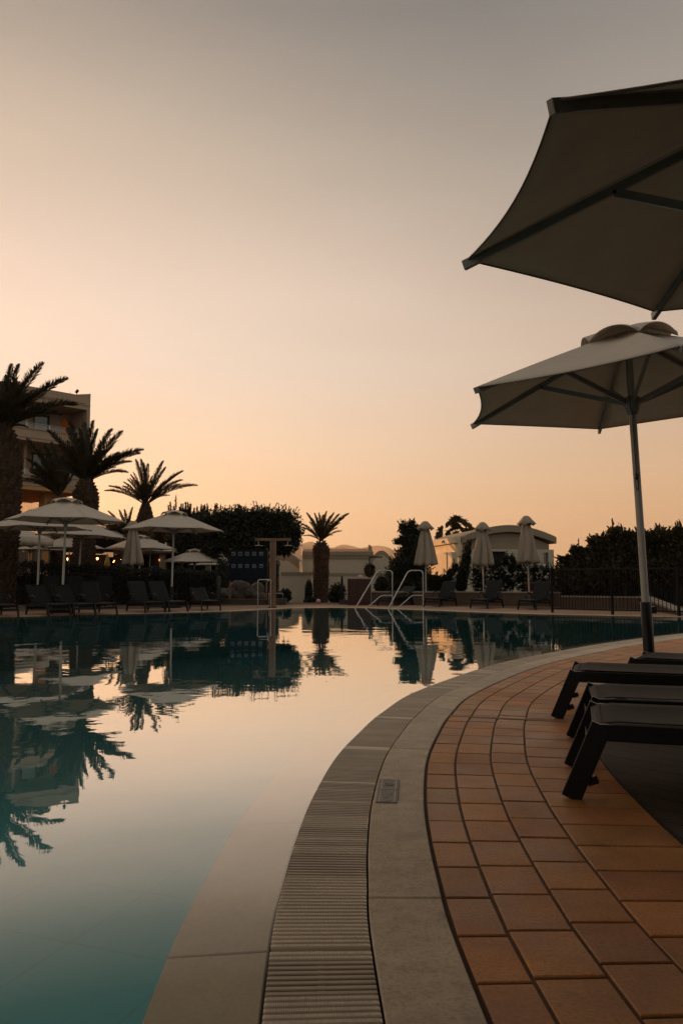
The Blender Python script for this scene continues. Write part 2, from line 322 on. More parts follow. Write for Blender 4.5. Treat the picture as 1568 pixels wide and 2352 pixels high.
def catmull(P, n):
    P = np.array(P); out = []; K = len(P)
    for i in range(K):
        p0, p1, p2, p3 = P[i - 1], P[i], P[(i + 1) % K], P[(i + 2) % K]
        for t in np.linspace(0, 1, n, endpoint=False):
            out.append(.5 * ((2 * p1) + (-p0 + p2) * t + (2 * p0 - 5 * p1 + 4 * p2 - p3) * t * t + (-p0 + 3 * p1 - 3 * p2 + p3) * t ** 3))
    return np.array(out)
def resample(P, step):
    Q = np.vstack([P, P[:1]]); d = np.r_[0, np.cumsum(np.linalg.norm(np.diff(Q, axis=0), axis=1))]
    n = int(d[-1] / step); s_ = np.linspace(0, d[-1], n, endpoint=False)
    return np.c_[np.interp(s_, d, Q[:, 0]), np.interp(s_, d, Q[:, 1])], d[-1]
loop, LEN = resample(catmull(ctrl, 40), .02)
for _ in range(10): loop = (np.roll(loop, 1, 0) + 2 * loop + np.roll(loop, -1, 0)) / 4      # light smoothing
NL = len(loop); STEP = LEN / NL
T = np.roll(loop, -8, 0) - np.roll(loop, 8, 0); T /= np.linalg.norm(T, axis=1)[:, None]
for _ in range(60): T = (np.roll(T, 4, 0) + T + np.roll(T, -4, 0)); T /= np.linalg.norm(T, axis=1)[:, None]
NR = np.c_[T[:, 1], -T[:, 0]]              # away from the water: the loop runs with the pool on its left
def off(s, d):                             # point at arc length s (metres along the edge), offset d outwards
    f = (s / STEP) % NL; i = int(f); j = (i + 1) % NL; k = f - i
    p = loop[i] * (1 - k) + loop[j] * k; n = NR[i] * (1 - k) + NR[j] * k
    return p[0] + n[0] * d, p[1] + n[1] * d
sub = max(1, int(round(.12 / STEP)))
ring_i = np.arange(0, NL, sub)
def ring(d): return loop[ring_i] + NR[ring_i] * d
def fill(outer, holes, z):                 # polygon with holes, facing up
    polys = [[Vector((p[0], p[1], 0)) for p in outer]] + [[Vector((p[0], p[1], 0)) for p in h] for h in holes]
    tr = tessellate_polygon(polys); vs = [v for p in polys for v in p]; fs = []
    for a, b, c in tr:
        n = (vs[b] - vs[a]).cross(vs[c] - vs[a]).z
        fs.append((a, b, c) if n > 0 else (a, c, b))
    return [(v.x, v.y, z) for v in vs], fs
def strip(mb, d0, z0, d1, z1, mi=0):
    a = ring(d0); b = ring(d1); n = len(a)
    vs = [(p[0], p[1], z0) for p in a] + [(p[0], p[1], z1) for p in b]
    mb.add(vs, [(i, i + n, (i + 1) % n + n, (i + 1) % n) for i in range(n)], mi, True)

WZ = -.004
CPH = .33
mb = MB(); v, f = fill(ring(0.004), [], WZ); mb.add(v, f, 0, True); struct(mb.build('water', M['water']))
mb = MB(); v, f = fill(ring(-.27), [], -1.45); mb.add(v, f); strip(mb, -.27, -1.45, -.262, -.03); struct(mb.build('pool_floor', M['pooltile']))
# submerged ledge of stone slabs under the thin sheet of water
def slabs(name, d0, d1, z0, z1, pitch, gap, mt, s0=0, s1=None, seed=0, thick=.03, crown=0, phase=0.0, jit=0.0, bev=.004, seg=.11):
    rnd = random.Random(seed); mb = MB(); s = s0 + phase; s1 = LEN if s1 is None else s1
    while s < s1 - gap:
        e = min(s + pitch * (1 + jit * rnd.uniform(-1, 1)), s1); k = max(1, int((e - s) / seg)); dz = rnd.uniform(-.0012, .0012)
        ts = [s + gap / 2 + bev, *[s + (e - s) * i / k for i in range(1, k)], e - gap / 2 - bev]
        P_ = []
        for t in ts: P_.append([off(t, d) for d in (d0, d0 + bev, d1 - bev, d1)])
        a = [off(s + gap / 2, d) for d in (d0, d0 + bev, d1 - bev, d1)]; b = [off(e - gap / 2, d) for d in (d0, d0 + bev, d1 - bev, d1)]
        rows = [a] + P_ + [b]; vs = []; n = len(rows)
        for r_i, row in enumerate(rows):
            for c_i, p in enumerate(row):
                top = z0 if c_i < 2 else z1
                edge = (r_i in (0, n - 1)) or c_i in (0, 3)
                vs.append((p[0], p[1], top + dz - (bev * .7 if edge else 0)))
        fs = []
        for i in range(n - 1):
            for c in range(3): fs.append((i * 4 + c, i * 4 + c + 1, (i + 1) * 4 + c + 1, (i + 1) * 4 + c))
        m_ = len(vs)
        bd = [i * 4 for i in range(n)] + [(n - 1) * 4 + c for c in (1, 2, 3)] + [i * 4 + 3 for i in range(n - 2, -1, -1)] + [2, 1]
        for q in bd: vs.append((vs[q][0], vs[q][1], vs[q][2] - thick))
        for i in range(len(bd)): fs.append((bd[i], m_ + i, m_ + (i + 1) % len(bd), bd[(i + 1) % len(bd)]))
        mb.add(vs, [q[::-1] for q in fs]); s = e
    return mb
bm_ = slabs('pool_ledge', -.275, -.002, -.024, -.010, LEN / round(LEN / 1.12), .006, None, bev=.003)
struct(bm_.build('pool_ledge', M['ledge']))
mb = MB(); strip(mb, -.262, -.075, 0, -.04); struct(mb.build('ledge_bed', M['mortar']))
# gutter and grate bars
mb = MB(); strip(mb, 0, -.11, .285, -.11); strip(mb, .0, -.012, .0, -.11); strip(mb, .285, -.11, .285, -.005); struct(mb.build('gutter', M['dark']))
def grate():
    mb = MB(); rnd = random.Random(5); s = 0.0; pitch = .0252; k = 0; i = 0; left = 0; kind = 0
    V = []; MI = []
    n = int(LEN / pitch)
    # lengths of plain and ribbed modules along the near edge, counted in bars
    plan = [(0, 22), (1, 14), (0, 7), (1, 22), (0, 9), (1, 3), (0, 3), (1, 1), (0, 5), (1, 6), (0, 8), (1, 1), (0, 7), (1, 1), (0, 5), (1, 1), (0, 30), (1, 3), (0, 40), (1, 2), (0, 60)]
    seq = [];
    for a, b in plan: seq += [a] * b
    start = int((LEN - 1.15) / pitch)
    for j in range(n):
        q = (j - start) % n
        kd = seq[q] if q < len(seq) else (1 if rnd.random() < .05 else 0)
        s = j * pitch; c0 = off(s, .006); c1 = off(s, .280); c0b = off(s + .0165, .006); c1b = off(s + .0165, .280)
        z = .0005 + (0.001 if kd else 0)
        b = .002
        top = [(*c0, z - b), (*c1, z - b), (*c1b, z - b), (*c0b, z - b)]
        t0 = off(s + b, .008); t1 = off(s + b, .278); t2 = off(s + .0165 - b, .278); t3 = off(s + .0165 - b, .008)
        tt = [(*t0, z), (*t1, z), (*t2, z), (*t3, z)]; bt = [(p[0], p[1], z - .022) for p in top]
        mb.add(top + tt + bt, [(4, 5, 6, 7), (0, 1, 5, 4), (1, 2, 6, 5), (2, 3, 7, 6), (3, 0, 4, 7), (8, 9, 1, 0), (9, 10, 2, 1), (10, 11, 3, 2), (11, 8, 0, 3)], kd)
        if start - 40 < j or j < 40 or j > n - 5 or q < 330:
            g0 = off(s + .0172, .133); g1 = off(s + .0172, .152); g2 = off(s + pitch + .0003, .152); g3 = off(s + pitch + .0003, .133)
            mb.add([(*g0, z - .004), (*g1, z - .004), (*g2, z - .004), (*g3, z - .004)], [(0, 1, 2, 3)], 2)
            if kd and q < 110:              # cross ribs
                for r_ in range(54):
                    a = .010 + r_ * .0049
                    p0 = off(s + .001, a); p1 = off(s + .001, a + .0026); p2 = off(s + .0165, a + .0026); p3 = off(s + .0165, a)
                    mb.add([(*p0, z + .0001), (*p1, z + .0001), (*p2, z + .0001), (*p3, z + .0001), (*[(p0[i] + p1[i]) / 2 for i in (0, 1)], z + .0018), (*[(p2[i] + p3[i]) / 2 for i in (0, 1)], z + .0018)], [(0, 4, 5, 3), (4, 1, 2, 5)], 1)
    for i_, f_ in enumerate(mb.f): mb.f[i_] = f_[::-1]
    return mb
struct(grate().build('drain_grate', [M['grate'], M['grate_rib'], M['white_pole']]))
struct(slabs('coping', .2865, .516, .003, .003, LEN / round(LEN / 1.13), .006, None, s0=CPH, s1=LEN + CPH, seed=2, bev=.004).build('coping', M['stone']))
mb = MB(); strip(mb, .286, -.012, .53, -.012); struct(mb.build('coping_bed', M['mortar']))
# arc length where the near edge has a given depth
def s_at(Y):
    c = [i for i in range(NL) if loop[i][0] < 12 and (loop[i][0] > -.5) and NR[i][0] > 0.3]
    return min(c, key=lambda i: abs(loop[i][1] - Y)) * STEP
SN = LEN - 2.4          # just behind the camera
rows = [(.532, .671), (.683, .866), (.877, 1.066), (1.077, 1.480)]
tiles = MB(); rnd = random.Random(4)
def addtiles(d0, d1, s0, s1, pitch, ph, seed):
    b = slabs('x', d0, d1, -.001, -.001, pitch, .013, None, s0, s1, seed, .012, phase=ph, jit=.03, bev=.0035, seg=.3); tiles.add(b.v, b.f)
S20 = s_at(16.5)
for k, (a, b) in enumerate(rows): addtiles(a, b, SN, LEN + S20, .272, [0, .05, .13, .02][k], 10 + k)
for k in range(9): addtiles(1.494 + k * .2, 1.682 + k * .2, s_at(9.6) + LEN, LEN + S20 + 2.5, .272, .03 * k, 30 + k)
struct(tiles.build('brick_paving', M['brick']))
# mortar bed and general deck sheet, with the pool cut out
deck_out = [(-75, -40), (60, -40), (60, 22), (22, 30.5), (15, 32.6), (2.5, 35), (-6, 37), (-30, 40), (-75, 40)]
mb = MB(); v, f = fill(deck_out, [ring(.528)], -.0065); mb.add(v, f)
n = len(deck_out)
for i in range(n):
    a, b = deck_out[i], deck_out[(i + 1) % n]; mb.add([(*a, -.0065), (*b, -.0065), (*b, -1.7), (*a, -1.7)], [(0, 1, 2, 3)])
def bed_mat():
    m = mat('mortar_and_paving', (.16, .085, .045), .9, .4, 30, .002, 80); return m
struct(mb.build('pool_deck_bed', M['mortar']))
# far side paving: broad terracotta-toned slabs
far = MB()
for k in range(7):
    b = slabs('x', .53 + k * .45, .97 + k * .45, -.002, -.002, .6, .012, None, s_at(16.5) + 1.5, LEN - 34, 50 + k, .01, phase=.1 * k, bev=.003, seg=.6); far.add(b.v, b.f)
fo = [p for p in ring(0) if p[1] > 18]
struct(far.build('far_deck_paving', M['deck']))
a, b = gnd(966, 1641), gnd(1300, 1657)
mb = MB(); dv = Vector((b.x - a.x, b.y - a.y, 0)).normalized(); nv = Vector((-dv.y, dv.x, 0)) * .024
mb.add([(a - nv) + Vector((0, 0, .0008)), (b - nv) + Vector((0, 0, .0008)), (b + nv) + Vector((0, 0, .0008)), (a + nv) + Vector((0, 0, .0008))], [(0, 1, 2, 3)]); struct(mb.build('expansion_joint', M['joint']))
# wooden deck on the right, its edge concentric with the pool edge
inner = [off(LEN - 2.2 + k * .1, 1.492) for k in range(int((2.2 + s_at(9.4)) / .1))]
poly = inner + [(12, inner[-1][1] + 1.0), (12, -4), (inner[0][0], -4)]
mb = MB(); v, f = fill(poly, [], .004); mb.add(v, f)
for i in range(len(inner) - 1):
    a, b = inner[i], inner[i + 1]; mb.add([(*a, .004), (*b, .004), (*b, -.012), (*a, -.012)], [(0, 1, 2, 3)])
struct(mb.build('wood_deck', M['deckwood']))
mb = MB()
for i in range(len(inner) - 1):
    a = off(LEN - 2.2 + i * .1, 1.480); b = off(LEN - 2.2 + (i + 1) * .1, 1.480); c_ = off(LEN - 2.2 + (i + 1) * .1, 1.4915); d_ = off(LEN - 2.2 + i * .1, 1.4915)
    mb.add([(*a, .006), (*b, .006), (*c_, .006), (*d_, .006)], [(3, 2, 1, 0)]); mb.add([(*a, .006), (*b, .006), (*b, -.012), (*a, -.012)], [(0, 1, 2, 3)])
struct(mb.build('wood_deck_edging', M['black_plastic']))

# ground to the horizon and hills
mb = MB(); n = 64
mb.add([(8000 * math.cos(2 * math.pi * i / n), 8000 * math.sin(2 * math.pi * i / n), -1.72) for i in range(n)], [tuple(range(n))]); struct(mb.build('ground', M['soil']))
def hills(name, prof, D, depth, seed):
    xs = np.arange(prof[0][0], prof[-1][0], 6.0); ys = np.interp(xs, [p[0] for p in prof], [p[1] for p in prof])
    rnd = np.random.RandomState(seed); nz = np.convolve(rnd.randn(len(xs) + 8), np.ones(9) / 9, 'valid') * 1.6 + rnd.randn(len(xs)) * .25
    ys = ys + nz; mb = MB(); rowsN = 9; vs = []
    for r_ in range(rowsN):
        t = r_ / (rowsN - 1); h = math.sin(t * math.pi / 2) ** .8
        for x, y in zip(xs, ys):
            p = at(x, y, D); dd = D - depth * (1 - t) * (.8 + .25 * math.sin(x * .02 + seed))
            vs.append((p.x * dd / D, dd, -1.8 + (p.z + 1.8) * h + (0 if t == 1 or t == 0 else 8 * math.sin(x * .09 + t * 7))))
    for x, y in zip(xs, ys):
        p = at(x, y, D); vs.append((p.x * 1.3, D * 1.3, -2))
    m_ = len(xs)
    for r_ in range(rowsN):
        for i in range(m_ - 1): mb.f.append((r_ * m_ + i, r_ * m_ + i + 1, (r_ + 1) * m_ + i + 1, (r_ + 1) * m_ + i)); mb.mi.append(0); mb.smooth.append(True)
    mb.v = vs
    return struct(mb.build(name, M['hill']))
hills('hills', [(-60, 1230), (-10, 1170), (35, 1152), (70, 1157), (107, 1170), (160, 1186), (235, 1200), (280, 1206), (330, 1212), (400, 1224), (500, 1236), (600, 1246), (660, 1251), (690, 1250), (710, 1249), (740, 1254), (765, 1258), (790, 1255), (850, 1260), (900, 1263), (980, 1276), (1050, 1290), (1200, 1312), (1400, 1326), (1700, 1331)], 4000, 1900, 2)

# ------------------------------------------------------------------ open parasol
PR, PH = 1.861, 2.92                       # corner radius and hem height
def hexdir(k): a = 2 * math.pi * k / 6; return Vector((math.cos(a), math.sin(a), 0))
def canopy_mb(Rr=PR, rise=.70, n=6, valance=0.0, nu=12, nv=12):
    mb = MB(); vs = []
    for side in range(n):
        d0 = Vector((math.cos(2 * math.pi * side / n), math.sin(2 * math.pi * side / n), 0)); d1 = Vector((math.cos(2 * math.pi * (side + 1) / n), math.sin(2 * math.pi * (side + 1) / n), 0))
        o = len(vs)
        for i in range(nu + 1):
            u = i / nu
            for j in range(nv + 1):
                t = j / nv; p = d0.lerp(d1, t) * (Rr * u); bow = 4 * t * (1 - t)
                p *= 1 - .042 * bow * u ** 3            # hem pulled inwards between the ribs
                z = rise * (1 - u ** 1.06) - .055 * bow * math.sin(math.pi * u) * 1.0 - .012 * bow * u ** 3
                vs.append(Vector((p.x, p.y, z)))
        for i in range(nu):
            for j in range(nv):
                a = o + i * (nv + 1) + j; mb.f.append((a, a + nv + 1, a + nv + 2, a + 1)); mb.mi.append(0); mb.smooth.append(True)
        if valance:
            o = len(vs)
            for j in range(nv + 1):
                p = vs[o - (nv + 1) + j] if False else vs[o - (nv + 1) + j]
                vs.append(p.copy()); 
            for j in range(nv + 1):
                q = vs[o + j]; wv = .05 * math.sin(j * 2.2 + side)
                vs.append(Vector((q.x * (1 + .02 * math.sin(j * 3.1)), q.y * (1 + .02 * math.sin(j * 3.1)), q.z - valance + wv)))
            for j in range(nv): mb.f.append((o + j, o + nv + 1 + j, o + nv + 2 + j, o + j + 1)); mb.mi.append(0); mb.smooth.append(True)
    mb.v = [tuple(v) for v in vs]
    return mb
def crown_mb(Rr=PR, rise=.70):
    mb = MB(); vs = []; nu, nv = 7, 12; r1 = .27 * Rr
    for side in range(6):
        d0, d1 = hexdir(side), hexdir(side + 1); o = len(vs)
        for i in range(nu + 1):
            u = i / nu
            for j in range(nv + 1):
                t = j / nv; bow = math.sin(math.pi * t) ** .75; p = d0.lerp(d1, t) * (r1 * u)
                base = rise * (1 - (r1 * u / Rr) ** 1.06)
                z = base + .035 * (1 - u) + .012 + bow * .115 * u ** 1.3 + .02 * math.sin(math.pi * u)
                vs.append(Vector((p.x * (1 + .05 * bow * u), p.y * (1 + .05 * bow * u), z)))
        for i in range(nu):
            for j in range(nv):
                a = o + i * (nv + 1) + j; mb.f.append((a, a + nv + 1, a + nv + 2, a + 1)); mb.mi.append(0); mb.smooth.append(True)
    mb.v = [tuple(v) for v in vs]
    return mb
def fabric(o, th=.006):
    s_ = o.modifiers.new('thickness', 'SOLIDIFY'); s_.thickness = th; s_.offset = 0
    return o
def make_parasol(name='parasol', detail=True, base=True):
    root = empty(name)
    c = fabric(canopy_mb().build('canopy', M['canvas'], root)); c.location.z = PH
    hp = []
    for side in range(6):
        d0, d1 = hexdir(side), hexdir(side + 1)
        for j in range(12): t_ = j / 12; bow = 4 * t_ * (1 - t_); p_ = d0.lerp(d1, t_) * PR * (1 - .042 * bow); hp.append(Vector((p_.x, p_.y, -.012 * bow - .006)))
    mb = MB(); mb.tube(hp + [hp[0]], .005, 6, 0, False); mb.build('hem', M['piping'], c)
    v = fabric(crown_mb().build('crown_vent', M['canvas'], root)); v.location.z = PH
    mb = MB(); mb.tube([(0, 0, .15), (0, 0, 1.6), (0, 0, PH + .68)], .037, 12); mb.build('pole', M['white_pole'], root)
    mb = MB(); mb.lathe([(.03, -.20), (.055, -.19), (.085, -.10), (.085, -.02), (.05, 0)], (0, 0, PH), 14); hub = mb.build('runner_hub', M['alu'], root)
    mb = MB(); mb.lathe([(.07, .62), (.07, .67), (.03, .68)], (0, 0, PH), 12); mb.build('top_hub', M['alu'], root)
    for k in range(6):
        d = hexdir(k); mb = MB(); top = d * .07 + Vector((0, 0, PH + .655 - .03)); end = d * (PR + .012) + Vector((0, 0, PH - .035))
        mb.bar(top, end, .026, .052); rb = mb.build('rib', M['alu'], root, .003)
        if detail:
            mb = MB(); e2 = (end - top).normalized(); mb.bar(end - e2 * .10, end + e2 * .012, .034, .062); mb.build('rib_cap', M['alu'], rb, .004)
        mb = MB(); j = top.lerp(end, .50) - Vector((0, 0, .02)); mb.bar(d * .06 + Vector((0, 0, PH - .07)), j, .022, .05); st_ = mb.build('strut', M['alu'], root, .003)
        if detail: mb = MB(); sv = d.cross(Vector((0, 0, 1))) * .020; mb.tube([j - sv, j + sv], .011, 10); mb.build('bolt', M['black_plastic'], st_)
    if base:
        mb = MB(); mb.lathe([(.055, 0), (.055, .78), (.048, .785)], (0, 0, 0), 16); mb.box((.075, 0, .70), (.06, .07, .07)); mb.build('pole_sleeve', M['frame'], root)
        mb = MB(); mb.box((0, 0, .045), (.72, .72, .09), taper=.94); mb.build('weight_base', M['frame'], root, .012)
    return root
G_OPEN = 'open parasols around the pool'
def tilt(o, tx, ty, rz):
    ax = Vector((tx, ty, 1)).normalized(); q = Vector((0, 0, 1)).rotation_difference(ax)
    o.rotation_mode = 'QUATERNION'; o.rotation_quaternion = q @ Matrix.Rotation(rz, 3, 'Z').to_quaternion()
pa = make_parasol(); pa.location = (3.134, 7.909, 0); tilt(pa, -.038, -.009, 3.514 - math.pi)
tag(pa, 'open canvas parasol with hanging pull cord, standing between the dark loungers on the right', 'parasol', G_OPEN)
proto_open = pa
pb = copy_tree(proto_open); pb.location = (2.316, 4.075, 0); tilt(pb, .04, -.077, 3.69 - math.pi)
tag(pb, 'nearest parasol, its underside and ribs filling the upper right corner', 'parasol', G_OPEN)
# pull cord and lettering only on the parasol with the cord
Mi = pa.matrix_basis.inverted() if False else None
mb = MB()
mb.tube([(-.045, -.03, PH + .50), (-.075, -.04, PH + .2), (-.07, -.05, PH - .12), (-.04, -.05, PH - .22), (-.042, -.04, PH - .28), (-.045, -.045, PH - .62), (-.05, -.05, PH - .86)], .0045, 6)
mb.tube([(-.05 + .018 * math.sin(a), -.05, PH - .93 + .06 * math.cos(a)) for a in np.linspace(0, 2 * math.pi, 13)], .004, 6)
mb.lathe([(.012, -.88), (.016, -.87), (.012, -.85)], (-.05, -.05, PH), 8)
co = mb.build('pull_cord', M['rope'], pa)
mb = MB(); mb.bar((-.036, -.038, PH + .52), (-.036, -.038, PH + .38), .035, .035); mb.build('pulley', M['black_plastic'], pa, .006)
mb = MB(); mb.tube([(-.02, -.04, PH - .83), (-.06, -.055, PH - .83)], .014, 8); mb.build('cord_cleat', M['black_plastic'], pa)

def place_open(x, ycrown, yhem, d, label, rz=0.3, lean=(0, 0), sc=1.0):
    o = empty('parasol')
    p = proto_open
    for ch in p.children:
        if ch.name.startswith(('pull_cord', 'pulley', 'cord_cleat', 'strut_label')): continue
        c = ch.copy(); C.objects.link(c); c.parent = o
    q = at(x, yhem, d)                     # hem height fixes how far the terrace steps down
    o.location = (q.x, d, q.z - PH * sc); o.scale = (sc, sc, sc); o.location.z = min(0, o.location.z) if abs(o.location.z) > .12 else 0
    tilt(o, lean[0], lean[1], rz); tag(o, label, 'parasol', G_OPEN)
    return o
place_open(149, 1145, 1197, 24.5, 'front parasol of the left group, the tallest, its pole rising between two dark loungers', .15, (.012, 0))
place_open(92, 1195, 1214, 28.2, 'parasol at the left, half hidden behind the tallest one and left of its pole', .55, (.0, 0))
place_open(182, 1202, 1231, 33, 'parasol on a leaning pole, just behind and right of the tallest left parasol', .2, (.035, 0))
place_open(397, 1177, 1218, 29, 'parasol alone before the dark hedge, between the closed parasol and the round tree', .25, (.012, 0))
place_open(160, 1233, 1259, 42, 'low far parasol under the leaning-pole one, behind the thick palm trunk', .45)
place_open(322, 1234, 1261, 42, 'far parasol behind the closed left parasol, in front of the restaurant', .1, (0, 0), 1.05)
place_open(345, 1243, 1267, 47, 'farthest parasol edge poking out right of the restaurant one', .7)
place_open(447, 1263, 1291, 43, 'parasol partly covered by the leaves of the round tree', .15)
place_open(497, 1272, 1298, 50, 'small bit of parasol showing under the one covered by leaves', .4)
place_open(70, 1232, 1263, 44, 'far parasol tip left of the low far one, against the beige wall', .05)
# market parasol with hanging valance, cut by the left frame
o = empty('parasol', label='square parasol with a hanging valance, cut off by the left edge of the photo', cat='parasol', group=G_OPEN)
cm = fabric(canopy_mb(2.3, .72, 4, .34, 10, 14).build('canopy', M['canvas'], o)); cm.location.z = 2.95; cm.rotation_euler.z = .55
mb = MB(); mb.tube([(0, 0, 0), (0, 0, 3.6)], .04, 10); mb.build('pole', M['white_pole'], o)
q = at(2, 1240, 35); o.location = (q.x, 35, 0)

# lettering on a strut of the middle right parasol (small dark capitals)
def text(body, size, mt, name='lettering', extr=.0006):
    cu = bpy.data.curves.new(name, 'FONT'); cu.body = body; cu.size = size; cu.extrude = extr; cu.align_x = 'CENTER'; cu.align_y = 'CENTER'
    to = bpy.data.objects.new(name, cu); C.objects.link(to); bpy.context.view_layer.update()
    me = bpy.data.meshes.new_from_object(to.evaluated_get(bpy.context.evaluated_depsgraph_get())); bpy.data.objects.remove(to)
    me.materials.clear(); me.materials.append(mt)
    o = bpy.data.objects.new(name, me); C.objects.link(o); return o

# ------------------------------------------------------------------ closed parasol
def make_closed(seed=0):
    rnd = random.Random(seed); root = empty('closed_parasol'); mb = MB()
    ph = rnd.uniform(0, 6); n = 84
    def fold(r, z, a, i):
        k = 1 + (.16 + .16 * (i / 15)) * (abs(math.cos(3 * a + ph + .3 * math.sin(i * .35 + ph))) ** .7 * 2 - 1.25) + .06 * math.cos(13 * a + ph * 2 + i * .1) + .04 * math.cos(2 * a + ph)
        return r * k
    prof = [(.05, 3.40)] + [(.13 + .29 * (t ** .75), 3.34 - 1.62 * t) for t in np.linspace(0, 1, 15)] + [(.34, 1.70), (.20, 1.78)]
    def foldz(r, z, a, i): return fold(r, z, a, i)
    mb.lathe(prof, (0, 0, 0), n, 0, foldz, cap=False)
    mb.v = [(x, y, z + (.05 * math.cos(7 * math.atan2(y, x) + ph) + .04 * math.cos(3 * math.atan2(y, x) + ph * 3)) * max(0, (2.3 - z))) for x, y, z in mb.v]
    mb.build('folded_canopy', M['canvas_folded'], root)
    mb = MB()
    mb.lathe([(.01, 3.66), (.10, 3.64), (.17, 3.56), (.24, 3.44), (.34, 3.28)], (0, 0, 0), 48, 0, lambda r, z, a, i: r * (1 + .045 * i * math.cos(6 * a + ph)), cap=False)
    mb.v = [(x, y, z + .035 * math.cos(6 * math.atan2(y, x) + ph) * (max(0, 3.5 - z) * 6)) for x, y, z in mb.v]
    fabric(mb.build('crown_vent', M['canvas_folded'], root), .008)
    mb = MB(); mb.tube([(0, 0, .1), (0, 0, 3.6)], .034, 10); mb.build('pole', M['white_pole'], root)
    mb = MB(); mb.lathe([(.46, 0), (.50, .04), (.48, .15), (.40, .19), (.06, .21), (.06, .42)], (0, 0, 0), 26); mb.build('weight_base', M['rock'], root)
    return root
G_CL = 'closed parasols'
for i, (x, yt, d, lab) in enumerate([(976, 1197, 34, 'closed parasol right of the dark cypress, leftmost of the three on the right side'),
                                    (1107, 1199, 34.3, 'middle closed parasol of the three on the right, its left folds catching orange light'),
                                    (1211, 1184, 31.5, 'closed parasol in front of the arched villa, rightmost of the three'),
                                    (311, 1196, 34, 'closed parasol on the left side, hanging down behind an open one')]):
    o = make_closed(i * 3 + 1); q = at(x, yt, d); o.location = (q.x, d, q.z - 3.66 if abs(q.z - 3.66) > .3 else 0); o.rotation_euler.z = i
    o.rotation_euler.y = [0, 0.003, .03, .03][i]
    sc = (q.z - 0) / 3.66; o.location.z = 0; o.scale = (sc, sc, sc); tag(o, lab, 'closed parasol', G_CL)

